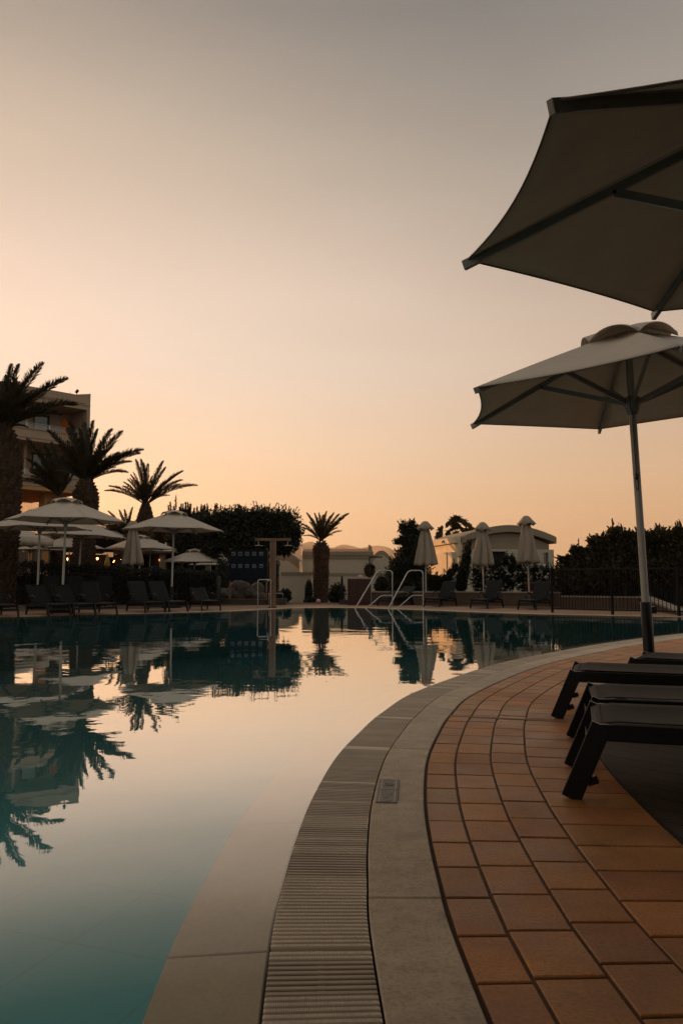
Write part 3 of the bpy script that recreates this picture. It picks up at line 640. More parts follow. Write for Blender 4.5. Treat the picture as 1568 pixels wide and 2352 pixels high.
# ------------------------------------------------------------------ sun loungers
def make_lounger(back=50.0, arms=True, fine=False):
    """x runs from the foot end to the head end, seat top at .35"""
    root = empty('sun_lounger'); L_, W, H = 2.15, .66, .35; px = 1.28
    hw = W / 2; mb = MB()
    for s in (-1, 1): mb.bar((.0, s * (hw - .018), H - .045), (px + .12, s * (hw - .018), H - .045), .036, .075)
    mb.bar((.07, -hw + .036, H - .06), (.07, hw - .036, H - .06), .03, .03); mb.bar((px, -hw + .036, H - .06), (px, hw - .036, H - .06), .03, .04)
    mb.bar((.72, -hw + .036, H - .10), (.72, hw - .036, H - .10), .03, .03)
    mb.build('seat_frame', M['frame'], root, .005)
    # sling: slightly sagging, rolled over the foot end
    mb = MB(); nx, ny = 26, 10; vs = []
    for i in range(nx + 1):
        t = i / nx; x = .012 + t * (px - .0)
        for j in range(ny + 1):
            u = j / ny * 2 - 1; z = H - .018 * (1 - u * u) * min(1, 4 * t + .25) - .028 * max(0, 1 - t * 14) ** 1.5; vs.append((x, u * (hw - .036), z))
    mb.add(vs, [(i * (ny + 1) + j, (i + 1) * (ny + 1) + j, (i + 1) * (ny + 1) + j + 1, i * (ny + 1) + j + 1) for i in range(nx) for j in range(ny)], 0, True)
    sl = fabric(mb.build('seat_sling', M['sling'], root), .004)
    if fine:
        mb = MB(); vs = [(x + .002, y, z + .0032) for (x, y, z) in vs[:(ny + 1) * 2]]
        vs = [(.004 + .045 * (k // (ny + 1)), y, H + .0034 - .018 * (1 - (y / (hw - .036)) ** 2) * (.25 + .06 * 4 * (k // (ny + 1))) - (.028 if k < ny + 1 else 0.010)) for k, (x, y, z) in enumerate(vs)]
        mb.add(vs, [(j, j + ny + 1, j + ny + 2, j + 1) for j in range(ny)], 0, True); fabric(mb.build('sling_hem', M['hem'], sl), .003)
    # backrest
    a = R(back); bl = .84; ca, sa = math.cos(a), math.sin(a); mb = MB()
    b0 = Vector((px, 0, H - .03)); bd = Vector((ca, 0, sa)); bn = Vector((-sa, 0, ca))
    for s in (-1, 1): mb.bar(b0 + Vector((0, s * (hw - .055), 0)), b0 + bd * bl + Vector((0, s * (hw - .055), 0)), .03, .045, bn)
    mb.bar(b0 + bd * bl + Vector((0, -hw + .04, 0)), b0 + bd * bl + Vector((0, hw - .04, 0)), .045, .03, bn)
    for s in (-1, 1): mb.bar(b0 + bd * .45 + Vector((0, s * (hw - .09), -.02)), Vector((px + .45 * ca + .10, s * (hw - .09), H - .11)), .018, .018)
    mb.build('backrest_frame', M['frame'], root, .004)
    mb = MB(); vs = []
    for i in range(13):
        for j in range(9):
            u = j / 4 - 1; p = b0 + bd * (bl * i / 12 + .0) + bn * (.026 - .018 * (1 - u * u)); vs.append((p.x, u * (hw - .068), p.z))
    mb.add(vs, [(i * 9 + j, (i + 1) * 9 + j, (i + 1) * 9 + j + 1, i * 9 + j + 1) for i in range(12) for j in range(8)], 0, True)
    fabric(mb.build('backrest_sling', M['sling'], root), .004)
    for sx, x0, x1 in ((0, .045, -.10), (1, 1.55, 1.72)):
        for s in (-1, 1):
            mb = MB(); y0 = s * (hw - .018); ytop = H - .012
            mb.bar((x0 + (.0 if sx == 0 else 0), y0, ytop), (x1, y0 + s * .004, 0.0), .036, .092, (1, 0, 0), 0, .036, .088)
            if fine and sx == 0: mb.box((x1 + .098 - .0, y0, .085), (.05, .03, .035), Matrix.Rotation(R(-22), 3, 'Y'))
            mb.build('leg', M['frame'], root, .004)
    for s in (-1, 1): mb = MB(); mb.bar((px + .12, s * (hw - .02), H - .05), (1.62, s * (hw - .02), H - .05), .034, .06); mb.build('side_rail', M['frame'], root, .003)
    for xx in (-.02, 1.63): mb = MB(); mb.bar((xx, -hw + .036, .20), (xx, hw - .036, .20), .012, .055); mb.build('stretcher', M['frame'], root, .003)
    if arms:
        for s in (-1, 1):
            mb = MB(); y0 = s * (hw + .022)
            mb.tube([(.92, y0, H - .03), (.90, y0, H + .10), (.91, y0, H + .16), (.96, y0, H + .20), (1.15, y0, H + .225), (1.38, y0, H + .21), (1.50, y0, H + .16)], [.016, .016, .018, .02, .022, .02, .014], 8)
            mb.tube([(1.46, y0, H + .18), (1.47, y0, H - .05)], .014, 8)
            mb.build('armrest', M['frame'], root)
    return root
G_LR = 'loungers on the near right deck'
lng = make_lounger(10, False, True)
specs = [((1.15, 3.61), -17, 'nearest lounger, lowest in the photo, its flat seat running off the right edge'),
         ((1.40, 4.37), -15.5, 'second dark lounger from the front, right behind the nearest one'),
         ((1.66, 5.68), -20, 'third dark lounger, in front of the foot of the parasol with the cord'),
         ((2.45, 6.62), -31, 'farthest of the dark loungers on the near deck, behind the parasol pole')]
for i, ((x, y), a, lab) in enumerate(specs):
    o = lng if i == 0 else copy_tree(lng); a = R(a); nrm = Vector((-math.sin(a), math.cos(a), 0))
    p = Vector((x, y, 0)) + nrm * .33; o.location = p; o.rotation_euler = (0, 0, a); tag(o, lab, 'sun lounger', G_LR)
G_FR = 'loungers on the far right terrace'
l50 = make_lounger(50, True); l30 = make_lounger(30, True); l75 = make_lounger(78, True); l56 = make_lounger(54, True); l40 = make_lounger(40, True)
used = {}
def put(proto, loc, ang, lab, grp):
    o = proto if not used.get(proto.name) else copy_tree(proto); used[proto.name] = 1
    o.location = (loc[0], loc[1], 0); o.rotation_euler = (0, 0, R(ang)); tag(o, lab, 'sun lounger', grp); return o
def foot(xl, y, ang):                      # left corner of the foot edge seen at (xl, y) -> centre of the foot edge
    g = gnd(xl, y); a = R(ang); return (g.x + math.sin(a) * .34, g.y - math.cos(a) * .34 * 0 + 0)
for i, (xl, y, ang, pr, lab) in enumerate([(868, 1391.5, 55, l30, 'lounger with a low back in front of the dark cypress, seen through the steel handrails'),
                                          (975, 1394, 60, l50, 'lounger with raised back between the left and middle closed parasols'),
                                          (1082, 1398, 60, l56, 'lounger with raised back between the middle and right closed parasols'),
                                          (1192, 1400.5, 58, l50, 'lounger half behind the black fence, right of the other three')]):
    put(pr, foot(xl, y, ang), ang, lab, G_FR)
G_FL = 'loungers in the front row of the left terrace'
def footr(xr, y, ang):
    g = gnd(xr, y); a = R(ang); return (g.x - math.sin(a) * .33, g.y + math.cos(a) * .33)
for xr, y, ang, pr, lab in [(42, 1417, 128, l50, 'lounger cut by the left edge of the photo, only its foot end and frame visible'),
                            (161, 1414.5, 131, l40, 'lounger left of the tallest parasol pole, the first with its whole back visible'),
                            (218, 1413, 130, l40, 'lounger just right of the tallest parasol pole'),
                            (268, 1411, 124, l50, 'lounger below the thick palm trunk, left of the closed parasol'),
                            (378, 1407, 124, l50, 'lounger straight below the closed left parasol'),
                            (430, 1405, 126, l50, 'lounger beside the pole of the parasol standing alone'),
                            (506, 1402.5, 114, l30, 'last lounger of the left front row, nearest the shower')]:
    put(pr, footr(xr, y, ang), ang, lab, G_FL)
G_FB = 'loungers in the back row of the left terrace'
for xr, y, ang, lab in [(120, 1400, 100, 'back-row lounger whose upright back shows behind the first whole one'), (172, 1399, 98, 'back-row lounger, upright back seen right of the tallest parasol pole'),
                        (243, 1397.5, 97, 'back-row lounger, its upright back in front of the thick palm trunk')]:
    put(l75, footr(xr, y, ang), ang, lab, G_FB)

# ------------------------------------------------------------------ foliage
def leafcloud(mb, P, size, rnd, mi=0, up=0.0, asp=.45, D=None):
    """one quad per point, random orientation"""
    n = len(P); A = rnd.randn(n, 3); 
    if D is not None: A = A * .45 + D * 1.1
    A[:, 2] += up; A /= np.linalg.norm(A, axis=1)[:, None]; B = np.cross(A, rnd.randn(n, 3)); B /= np.linalg.norm(B, axis=1)[:, None] + 1e-9
    s = size * (.6 + .8 * rnd.rand(n))[:, None]; a = A * s; b = B * s * asp
    V = np.stack([P - a * .5, P - a * .0 + b * .5, P + a * .6, P - a * .0 - b * .5], 1); mb.quads(V, mi)
def blob_points(rnd, blobs, n, shell=.55):
    """points in the union of ellipsoids, denser towards the surface"""
    vol = np.array([b[3] * b[4] * b[5] for b in blobs]); pk = rnd.choice(len(blobs), n, p=vol / vol.sum()); B = np.array(blobs)[pk]
    d = rnd.randn(n, 3); d /= np.linalg.norm(d, axis=1)[:, None]; r = (shell + (1 - shell) * rnd.rand(n)) ** 1.0 * (1 + .10 * rnd.randn(n))
    wob = 1 + .10 * np.sin(d[:, 0] * 7 + B[:, 0]) * np.sin(d[:, 2] * 6 + B[:, 1] * 3)
    return B[:, :3] + d * B[:, 3:6] * (r * wob)[:, None], d
def px_blob(x, y, d, rx, rz, ry=None): p = at(x, y, d); k = d / F_; return (p.x, p.y, p.z, rx * k, (ry or rx * .8) * k, rz * k)
def shrub(name, label, cat, blobs, n, size, seed, leaf='leaf', stem=None, group=None, flowers=0, up=0.0, asp=.4, twigs=0, crown='crown', flower='flower', fs=.09):
    rnd = np.random.RandomState(seed); zb = min(b[2] - b[5] for b in blobs); c = np.mean([b[:3] for b in blobs], 0)
    base = stem[0] if stem else (c[0], c[1], 0.0)
    root = empty(name, base, 0, label, cat, group); bv = np.array(base); mb = MB(); P_, d = blob_points(rnd, blobs, n)
    leafcloud(mb, P_ - bv, size, rnd, 0, up, asp)
    core = blobs
    for b in core:                          # dense heart of short leafy shoots so that the sky does not show through the middle
        k = 46
        dd = rnd.randn(k, 3); dd /= np.linalg.norm(dd, axis=1)[:, None]; pp = np.array(b[:3]) + dd * np.array(b[3:6]) * (.62 * rnd.rand(k) ** .4)[:, None]
        leafcloud(mb, pp - bv, max(b[3], b[5]) * .55, rnd, 0, 0, .8)
    if twigs:
        P2, d2 = blob_points(rnd, blobs, twigs, .98); d2[:, 2] = np.abs(d2[:, 2]) * .8 + .3
        for p, q in zip(P2, d2):
            q = q / np.linalg.norm(q); L_ = size * rnd.uniform(.7, 1.9); t = np.linspace(0, 1, 7)[:, None]; pts = p + q * L_ * t + np.array([0, 0, .2 * L_]) * t ** 2
            leafcloud(mb, np.repeat(pts, 2, 0) - bv, size * .8, rnd, 0, .2, asp, np.repeat(q[None], 14, 0))
    mb.build(crown, M[leaf], root)
    if flowers:
        mb = MB(); P3, _ = blob_points(rnd, blobs, flowers, .93); cl = np.repeat(P3, 4, 0) + rnd.randn(flowers * 4, 3) * fs * .6; leafcloud(mb, cl - bv, fs, rnd, 0, 0, .8); mb.build('blossom', M[flower], root)
    if stem:
        mb = MB()
        for k in range(1, len(stem)): mb.tube([Vector(stem[0]) - Vector(base), (Vector(stem[0]).lerp(Vector(stem[k][:3]), .55) - Vector(base)) + Vector((rnd.randn() * .06, rnd.randn() * .06, .05)), Vector(stem[k][:3]) - Vector(base)], [stem[k][3], stem[k][3] * .7, stem[k][3] * .3], 8)
        mb.build('trunk', M['bark'], root)
    return root
def low(x, d, z=0.0): p = at(x, 1300, d); return (p.x, d, z)

# big round clipped tree
d = 43; bl = [px_blob(x, y, d, rx, rz) for x, y, rx, rz in [(500, 1212, 52, 44), (545, 1200, 50, 40), (600, 1200, 52, 40), (648, 1206, 46, 40), (560, 1240, 75, 42), (630, 1240, 58, 38), (672, 1228, 26, 34), (505, 1248, 36, 26), (655, 1262, 26, 16), (478, 1236, 22, 22), (486, 1278, 22, 12), (466, 1262, 14, 12)]]
b0 = low(572, d, -.6); shrub('round_tree', 'big dark round-crowned tree spreading behind the sign board and shower', 'tree', bl, 30000, .16, 3, 'leaf', (b0, (*bl[4][:3], .16), (*bl[1][:3], .1), (*bl[3][:3], .1), (*bl[0][:3], .1)), twigs=520, asp=.42)
# spiky conifers behind it
for i, (x, y, rx, rz, nsp, lab) in enumerate([(418, 1205, 34, 34, 12, 'spiky-topped dark conifer left of the round tree, nearest the tall palm'), (462, 1206, 34, 34, 10, 'spiky-topped dark conifer squeezed against the round tree')]):
    d = 50; bl = [px_blob(x, y, d, rx, rz), px_blob(x, y + 40, d, rx * 1.1, rz)]; rnd = np.random.RandomState(40 + i); base = low(x, d, -1.0)
    o = shrub('conifer', lab, 'tree', bl, 9000, .15, 41 + i, 'leaf', (base, (*bl[0][:3], .12)), group='spiky conifers left of the round tree')
    mb = MB()
    for k in range(nsp):
        xx = x + rnd.uniform(-rx, rx); yt = y - rz - rnd.uniform(4, 18) - (16 if k == 2 and i == 0 else 0); p0 = at(xx, y - rz * .4, d); p1 = at(xx + rnd.uniform(-3, 3), yt, d); t = np.linspace(0, 1, 26)[:, None]
        pts = np.array(p0) + (np.array(p1) - np.array(p0)) * t; pts = np.repeat(pts, 5, 0) + rnd.randn(130, 3) * .085 * (1.05 - np.repeat(t, 5, 0)); leafcloud(mb, pts - np.array(base), .17, rnd, 0, 1.2, .3)
    mb.build('spire_shoot', M['leaf_warm'], o)
# dark cypress and its low skirt
d = 39; bl = [px_blob(x, y, d, rx, rz) for x, y, rx, rz in [(944, 1214, 15, 24), (926, 1212, 13, 18), (958, 1222, 12, 18), (938, 1240, 24, 24), (914, 1244, 14, 9), (935, 1272, 26, 24), (945, 1250, 20, 20), (930, 1300, 34, 34), (952, 1312, 34, 34), (912, 1318, 28, 32), (935, 1350, 46, 34), (975, 1350, 30, 24)]]
shrub('cypress', 'ragged black cypress rising between the mid villa and the closed parasols', 'tree', bl, 24000, .14, 7, 'leaf', (low(938, d), (*bl[3][:3], .1), (*bl[7][:3], .1)), up=1.1, twigs=260, asp=.35)
# slim cypress and leaning juniper
d = 37.5; bl = [px_blob(x, y, d, rx, rz) for x, y, rx, rz in [(1076, 1250, 6, 12), (1073, 1265, 9, 16), (1070, 1285, 11, 18), (1066, 1305, 12, 20), (1061, 1326, 13, 22), (1058, 1345, 14, 18)]]
shrub('slim_cypress', 'slim leaning cypress against the corner of the arched villa', 'tree', bl, 4200, .15, 8, 'leaf', (low(1058, d), (*bl[2][:3], .05)), up=1.4, twigs=60, asp=.32)
d = 36.5; bl = [px_blob(x, y, d, rx, rz) for x, y, rx, rz in [(1046, 1303, 8, 9), (1036, 1315, 10, 10), (1026, 1329, 12, 11), (1014, 1345, 14, 12), (1000, 1330, 20, 8), (985, 1328, 16, 8), (1012, 1356, 20, 10), (990, 1352, 18, 12)]]
shrub('juniper', 'feathery juniper with diagonal branches in front of the orange-lit wall', 'shrub', bl, 4300, .17, 9, 'leaf', (low(1005, d), (*bl[3][:3], .05)), up=.7, twigs=90, asp=.3)
# oleanders in front of the arched villa
ol = [(1100, 1322, 17, 40, 'oleander bush with white blossoms between the slim cypress and the middle closed parasol'), (1136, 1315, 19, 42, 'oleander bush just right of the middle closed parasol'),
      (1168, 1310, 18, 46, 'tall oleander below the dark villa doorway'), (1200, 1316, 19, 40, 'oleander behind the pole of the rightmost closed parasol'),
      (1235, 1326, 18, 34, 'low oleander under the small villa window'), (1262, 1330, 17, 32, 'sparse oleander at the left end of the black fence')]
for i, (x, y, rx, rz, lab) in enumerate(ol):
    d = 36 - .5 * i; bl = [px_blob(x, y + 12, d, rx, rz * .75), px_blob(x - 7, y - rz * .45, d, rx * .5, rz * .45), px_blob(x + 8, y - rz * .35, d, rx * .5, rz * .45)]
    shrub('oleander', lab, 'shrub', bl, 3200, .16, 60 + i, 'leaf', (low(x, d), (*bl[0][:3], .04), (*bl[1][:3], .03)), 'oleanders behind the far right low wall', flowers=110 if i != 2 else 40, up=.6, twigs=60, asp=.24, fs=.10)
# big bushes on the right
rb = [(1306, 1300, 30, 26, 31, 'low dark bush at the left end of the right-hand hedge, by the villa'), (1345, 1290, 34, 42, 30, 'rounded bush rising from the low one towards the right'),
      (1385, 1272, 34, 52, 29, 'bush with upright shoots left of the leaning white pole'), (1430, 1262, 36, 58, 28.5, 'tall bush with upright tufts on both sides of the white pole'),
      (1490, 1262, 38, 60, 28, 'tall dark bush right of the white pole, with pale dry stems'), (1550, 1258, 38, 58, 27.5, 'tall bush cut by the right edge of the photo, a single spray on top')]
for i, (x, y, rx, rz, d, lab) in enumerate(rb):
    rr = random.Random(i); bl = [px_blob(x, y + 18, d, rx, rz * .9)] + [px_blob(x + rr.uniform(-rx, rx) * .7, y - rz * rr.uniform(.25, .62), d, rx * rr.uniform(.4, .6), rz * .34) for _ in range(5)] + [px_blob(x, y + 50, d - .3, rx * 1.1, 34)]
    shrub('garden_bush', lab, 'shrub', bl, 5200, .15, 80 + i, 'leaf_warm', (low(x, d), (*bl[0][:3], .07), (*bl[2][:3], .04)), 'bushes behind the black fence', flowers=(9 if i in (4, 5) else 0), flower='pink', twigs=150, up=.4, asp=.45, fs=.07)
# shrubs round the middle palm
for i, (x, y, rx, rz, d, lab, lf) in enumerate([(655, 1368, 14, 15, 34, 'leafy shrub at the foot of the white garden wall beside the shower', 'leaf'), (709, 1358, 8, 24, 38, 'thin climbing shrub left of the middle palm trunk', 'leaf'), (774, 1364, 20, 24, 36, 'clipped dark bush right of the middle palm trunk', 'leaf'),
                                               (849, 1310, 12, 16, 46, 'small airy tree above the slatted cabinet', 'leaf_warm'), (876, 1342, 16, 18, 37, 'dark bush between the slatted cabinet and the cypress', 'leaf'), (712, 1380, 14, 8, 36, 'low ground shrub left of the globe lamp', 'leaf')]):
    bl = [px_blob(x, y, d, rx, rz), px_blob(x + rx * .4, y - rz * .4, d, rx * .5, rz * .55), px_blob(x - rx * .4, y + rz * .3, d, rx * .7, rz * .6)]
    shrub('shrub', lab, 'shrub', bl, 1900, .12, 100 + i, lf, (low(x, d, 0 if d < 40 else -.5), (*bl[0][:3], .03)), 'shrubs round the middle palm', twigs=0, asp=.45)
# long dark clipped hedge on the left terrace
def hedge(name, x0, x1, ytop0, ytop1, d, dep, label, seed, n, jag=.07, zb=0.0, bulge=0):
    rnd = np.random.RandomState(seed); a = at(x0, ytop0, d); b = at(x1, ytop1, d); root = empty(name, (a.x, d, zb), 0, label, 'hedge'); L_ = b.x - a.x
    P_ = []
    k = n
    u = rnd.rand(k); top = a.z + (b.z - a.z) * u - zb + .05 * np.sin(u * 40); s = rnd.rand(k)
    X = u * L_; face = rnd.rand(k) < .6
    Y = np.where(face, rnd.randn(k) * .07, rnd.rand(k) * dep); Z = np.where(face, rnd.rand(k) ** .8 * top, top + rnd.randn(k) * jag)
    mb = MB(); leafcloud(mb, np.c_[X, Y, Z], .10, rnd)
    mb.box2((.05, .06, 0), (L_ - .05, dep, min(a.z, b.z) - zb - .08), 0); mb.build('foliage', M['leaf_black'], root); return root
hedge('hedge', 36, 500, 1297, 1318, 32.5, 1.2, 'long black clipped hedge behind the left loungers', 5, 20000)
hedge('hedge', 1284, 1600, 1308, 1300, 31.2, 1.0, 'dark ragged hedge base behind the low tan wall and black fence', 15, 9000, .12)
hedge('hedge', 496, 640, 1290, 1296, 40, 1.0, 'dark hedge in shadow behind the sign board and boulders, under the round tree', 16, 5000, .12)
# roof garden greenery over the restaurant and far treetops
bl = [px_blob(x, y, 56, 26, 9) for x in (430, 460, 490, 520) for y in (1244,)] ; shrub('roof_planting', 'greenish planting on the restaurant roof behind the lone parasol', 'shrub', bl, 2500, .2, 120, 'leaf_warm')
for i, (x, y, rx, rz, lab) in enumerate([(262, 1212, 16, 8, 'distant small tree beside the dark restaurant gable'), (372, 1216, 22, 20, 'dark tree behind the tall slender-crowned palm')]):
    bl = [px_blob(x, y + 8, 62, rx, rz + 8)]; shrub('distant_tree', lab, 'tree', bl, 1500, .3, 130 + i, 'leaf_warm', (low(x, 62, -1.5), (*bl[0][:3], .1)))

# ------------------------------------------------------------------ feather palms
def frond(mb, a, b, sag, rnd, width=.19, n=66, mi=0):
    """arching rachis from a to b with two ranks of leaflets"""
    a = np.array(a); b = np.array(b); L_ = np.linalg.norm(b - a); c = (a + b) / 2 + np.array([0, 0, sag * L_])
    t = np.linspace(0, 1, 15)[:, None]; R_ = (1 - t) ** 2 * a + 2 * t * (1 - t) * c + t ** 2 * b
    mb.tube([Vector(p) for p in R_[::2]], [max(.008, .035 * (1 - i / 8)) for i in range(8)], 5, mi, False)
    tt = np.linspace(.13, 1, n); P_ = (1 - tt[:, None]) ** 2 * a + 2 * tt[:, None] * (1 - tt[:, None]) * c + tt[:, None] ** 2 * b
    D = 2 * (1 - tt[:, None]) * (c - a) + 2 * tt[:, None] * (b - c); D /= np.linalg.norm(D, axis=1)[:, None]
    side = np.cross(D, [0, 0, 1.0]); side /= np.linalg.norm(side, axis=1)[:, None] + 1e-9; upv = np.cross(side, D)
    Ls = L_ * width * (np.sin(np.pi * np.clip(tt, 0, 1) ** .75) ** .55 * .9 + .14)[:, None]
    for s in (-1, 1, -.45, .45):
        v = side * s * .62 + D * .75 + upv * (.28 if abs(s) == 1 else .62) + rnd.randn(n, 3) * .13; v /= np.linalg.norm(v, axis=1)[:, None]
        tip = P_ + v * Ls * (.8 + .3 * rnd.rand(n, 1)) + np.array([0, 0, -.10]) * Ls; w_ = D * (L_ * .010 + .006); mid = P_ + v * Ls * .45
        w2 = np.cross(v, upv); w2 /= np.linalg.norm(w2, axis=1)[:, None] + 1e-9
        mb.quads(np.stack([P_ - w_ * .6, mid - w_ * 1.0, tip, mid + w_ * 1.0 + upv * .01], 1), mi)
def feather_palm(x, yb, d, trunk, tips, label, seed, extra=26, zb=0.0, flen=None, dead=4, wd=.16):
    """trunk: list of (y, half width) in photo units from the foot up; tips: photo positions of the visible frond tips"""
    rnd = np.random.RandomState(seed); k = d / F_; p0 = at(x, yb, d); base = Vector((p0.x, d, zb)); root = empty('palm_tree', base, 0, label, 'palm tree', 'feather palms')
    cr = p0 - base; mb = MB(); prof = [(hw * k, at(x, y, d).z - zb) for y, hw in trunk]; prof = [(prof[0][0] * 1.05, 0.0)] + [q for q in prof if q[1] > .05]
    mb.lathe([(r_ * .90, z) for r_, z in prof], (0, 0, 0), 22)
    zs = [z for _, z in prof]; rs = [r_ for r_, _ in prof]; ztop = zs[-1]; z = max(.0, ztop - 8.5); row = 0; step = .17
    while z < ztop:                         # leaf-base boots
        r_ = np.interp(z, zs, rs); m_ = max(8, int(2 * math.pi * r_ / .24))
        for i in range(m_):
            a = 2 * math.pi * (i + .5 * (row % 2)) / m_ + rnd.randn() * .06; o = Vector((math.cos(a), math.sin(a), 0)); tq = Vector((-math.sin(a), math.cos(a), 0)); c = o * (r_ * .88) + Vector((0, 0, z)); hh = step * rnd.uniform(1.0, 1.6); ww = .115; out = r_ * .10 + .035 * rnd.rand() + .02
            mb.add([c - tq * ww, c + tq * ww, c + tq * ww * .6 + o * out + Vector((0, 0, hh * .8)), c - tq * ww * .6 + o * out + Vector((0, 0, hh * .8)), c + Vector((0, 0, hh))], [(0, 1, 2, 3), (3, 2, 4), (1, 4, 2), (0, 3, 4)])
        z += step; row += 1
    mb.build('trunk', M['palm_trunk'], root)
    mb = MB(); ts = [at(tx, ty, d) - base for tx, ty in tips]; ml = float(np.mean([(t_ - cr).length for t_ in ts])) if flen is None else flen
    for t_ in ts:
        t_ = t_.copy(); t_.y += rnd.uniform(-.18, .18) * ml; q = t_ - cr; el = q.z / q.length; frond(mb, cr + Vector((0, 0, 0)) + q.normalized() * .1, t_, .12 * (1 - el) + .05 + .06 * (q.x ** 2 / q.length ** 2), rnd, wd * 1.15)
    for i in range(extra):
        a = rnd.uniform(0, 2 * math.pi); e = rnd.uniform(.25, 1.45); L_ = ml * rnd.uniform(.62, .92); q = Vector((math.cos(a) * math.cos(e), math.sin(a) * math.cos(e) * 1.0, math.sin(e))) * L_
        frond(mb, cr, cr + q, .16 * (1.5 - e) , rnd, wd * 1.15, 44)
    mb.build('frond_crown', M['palm'], root)
    if dead:
        for i in range(dead):
            mb = MB(); a = rnd.uniform(0, 2 * math.pi); q = Vector((math.cos(a) * .42, math.sin(a) * .42, -.35)) * ml * rnd.uniform(.5, .8); frond(mb, cr + Vector((math.cos(a), math.sin(a), -.4)) * .25, cr + q, .32, rnd, wd * .7, 16)
            mb.build('dead_frond', M['palm_trunk'], root)
    return root
feather_palm(8, 985, 30, [(1380, 40), (1300, 44), (1200, 46), (1120, 47), (1060, 46), (1020, 38), (990, 22), (970, 16)], [(37, 832), (31, 838), (106, 839), (153, 869), (176, 930), (136, 948), (64, 862), (9, 858), (-40, 850), (-95, 900), (-110, 960), (70, 985), (-90, 1010), (50, 905), (95, 905), (-10, 900)], 'thickest palm at the left edge, its trunk cut by the photo frame', 201, 36)
feather_palm(198, 1108, 40, [(1370, 26), (1250, 26), (1215, 23), (1195, 28), (1165, 31), (1140, 30), (1122, 22), (1105, 13)], [(146, 980), (162, 968), (214, 965), (222, 984), (261, 988), (288, 996), (324, 1031), (318, 1040), (294, 1086), (261, 1024), (104, 988), (180, 985), (240, 1010), (200, 975), (300, 1060), (240, 1075), (270, 1050)], 'tall thick-trunked palm in front of the hotel corner', 202, 26)
feather_palm(138, 1140, 46, [(1370, 17), (1250, 17), (1180, 18), (1160, 19), (1145, 12)], [(69, 1013), (96, 1019), (57, 1053), (61, 1102), (120, 1018), (150, 1026), (170, 1040), (75, 1085), (90, 1060), (165, 1070), (110, 1040), (62, 1075)], 'smaller palm with drooping fronds half hidden left of the tall thick-trunked one', 203, 20)
feather_palm(335, 1160, 60, [(1370, 19), (1260, 19), (1225, 19), (1195, 20), (1175, 14), (1158, 8)], [(309, 1055), (321, 1054), (342, 1066), (378, 1060), (384, 1075), (420, 1082), (421, 1104), (450, 1114), (246, 1130), (252, 1118), (303, 1092), (414, 1113), (330, 1064), (360, 1090), (284, 1108), (400, 1098), (290, 1100)], 'slender-crowned palm standing clear against the sky, right of the tall one', 204, 14, -1.7, dead=2, wd=.13)
feather_palm(292, 1232, 46, [(1370, 12), (1260, 12), (1235, 8)], [(249, 1175), (271, 1171), (288, 1171), (306, 1165), (234, 1218), (240, 1208), (300, 1180), (255, 1195), (318, 1190), (330, 1210)], 'short young palm between the restaurant gable and the closed parasol', 205, 8, dead=0, wd=.15)
feather_palm(737, 1243, 60, [(1392, 17), (1345, 18), (1320, 19), (1300, 18), (1290, 19), (1270, 21), (1258, 18), (1246, 9)], [(703, 1178), (691, 1203), (721, 1179), (731, 1178), (751, 1175), (768, 1178), (780, 1181), (801, 1181), (781, 1202), (694, 1211), (742, 1182), (715, 1190), (760, 1186), (790, 1190)], 'stout palm alone in the middle, in front of the long villa', 206, 14, -1.7, dead=2, wd=.15)

# fan palm behind the arched villa
def fan_palm():
    d = 66; rnd = np.random.RandomState(9); c = at(1046, 1222, d); base = Vector((c.x, d, -1.7)); root = empty('fan_palm', base, 0, 'fan palm with round fringed leaves peeking over the left end of the arched villa roof', 'palm tree')
    mb = MB(); mb.tube([(0, 0, 0), (0, 0, (c.z + 1.7) * .6), c - base], [.28, .24, .26], 14); mb.build('trunk', M['palm_trunk'], root); mb = MB()
    for tx, ty, rr in [(1047, 1188, 17), (1037, 1196, 14), (1064, 1195, 16), (1086, 1210, 16), (1076, 1220, 12), (1004, 1218, 14), (998, 1236, 15), (1026, 1200, 10), (1058, 1212, 12), (1046, 1204, 12), (1030, 1228, 13), (1066, 1226, 12), (1044, 1214, 14), (1012, 1246, 10)]:
        p = at(tx, ty, d + rnd.uniform(-.8, .8)); r_ = rr * d / F_; q = (p - base); st = c - base; hub_ = st.lerp(q, .72); mb.tube([st, st.lerp(q, .35) + Vector((0, 0, .06)), hub_], .022, 5)
        ax = (q - st).normalized(); side = ax.cross(Vector((0, 1, 0))).normalized()
        for k in range(21):
            a = -1.5 + 3.0 * k / 20; dr = (ax * math.cos(a) + side * math.sin(a) + Vector((0, rnd.uniform(-.25, .25), 0))).normalized(); L_ = r_ * rnd.uniform(.75, 1.15)
            mid = hub_ + dr * L_ * .62; tip = hub_ + dr * L_ * 1.2 + Vector((0, 0, -.18 * L_)); w_ = dr.cross(Vector((0, 1, 0))).normalized() * .085; mb.quads([[hub_, mid - w_, tip, mid + w_]])
    mb.build('fan_crown', M['palm'], root)
fan_palm()

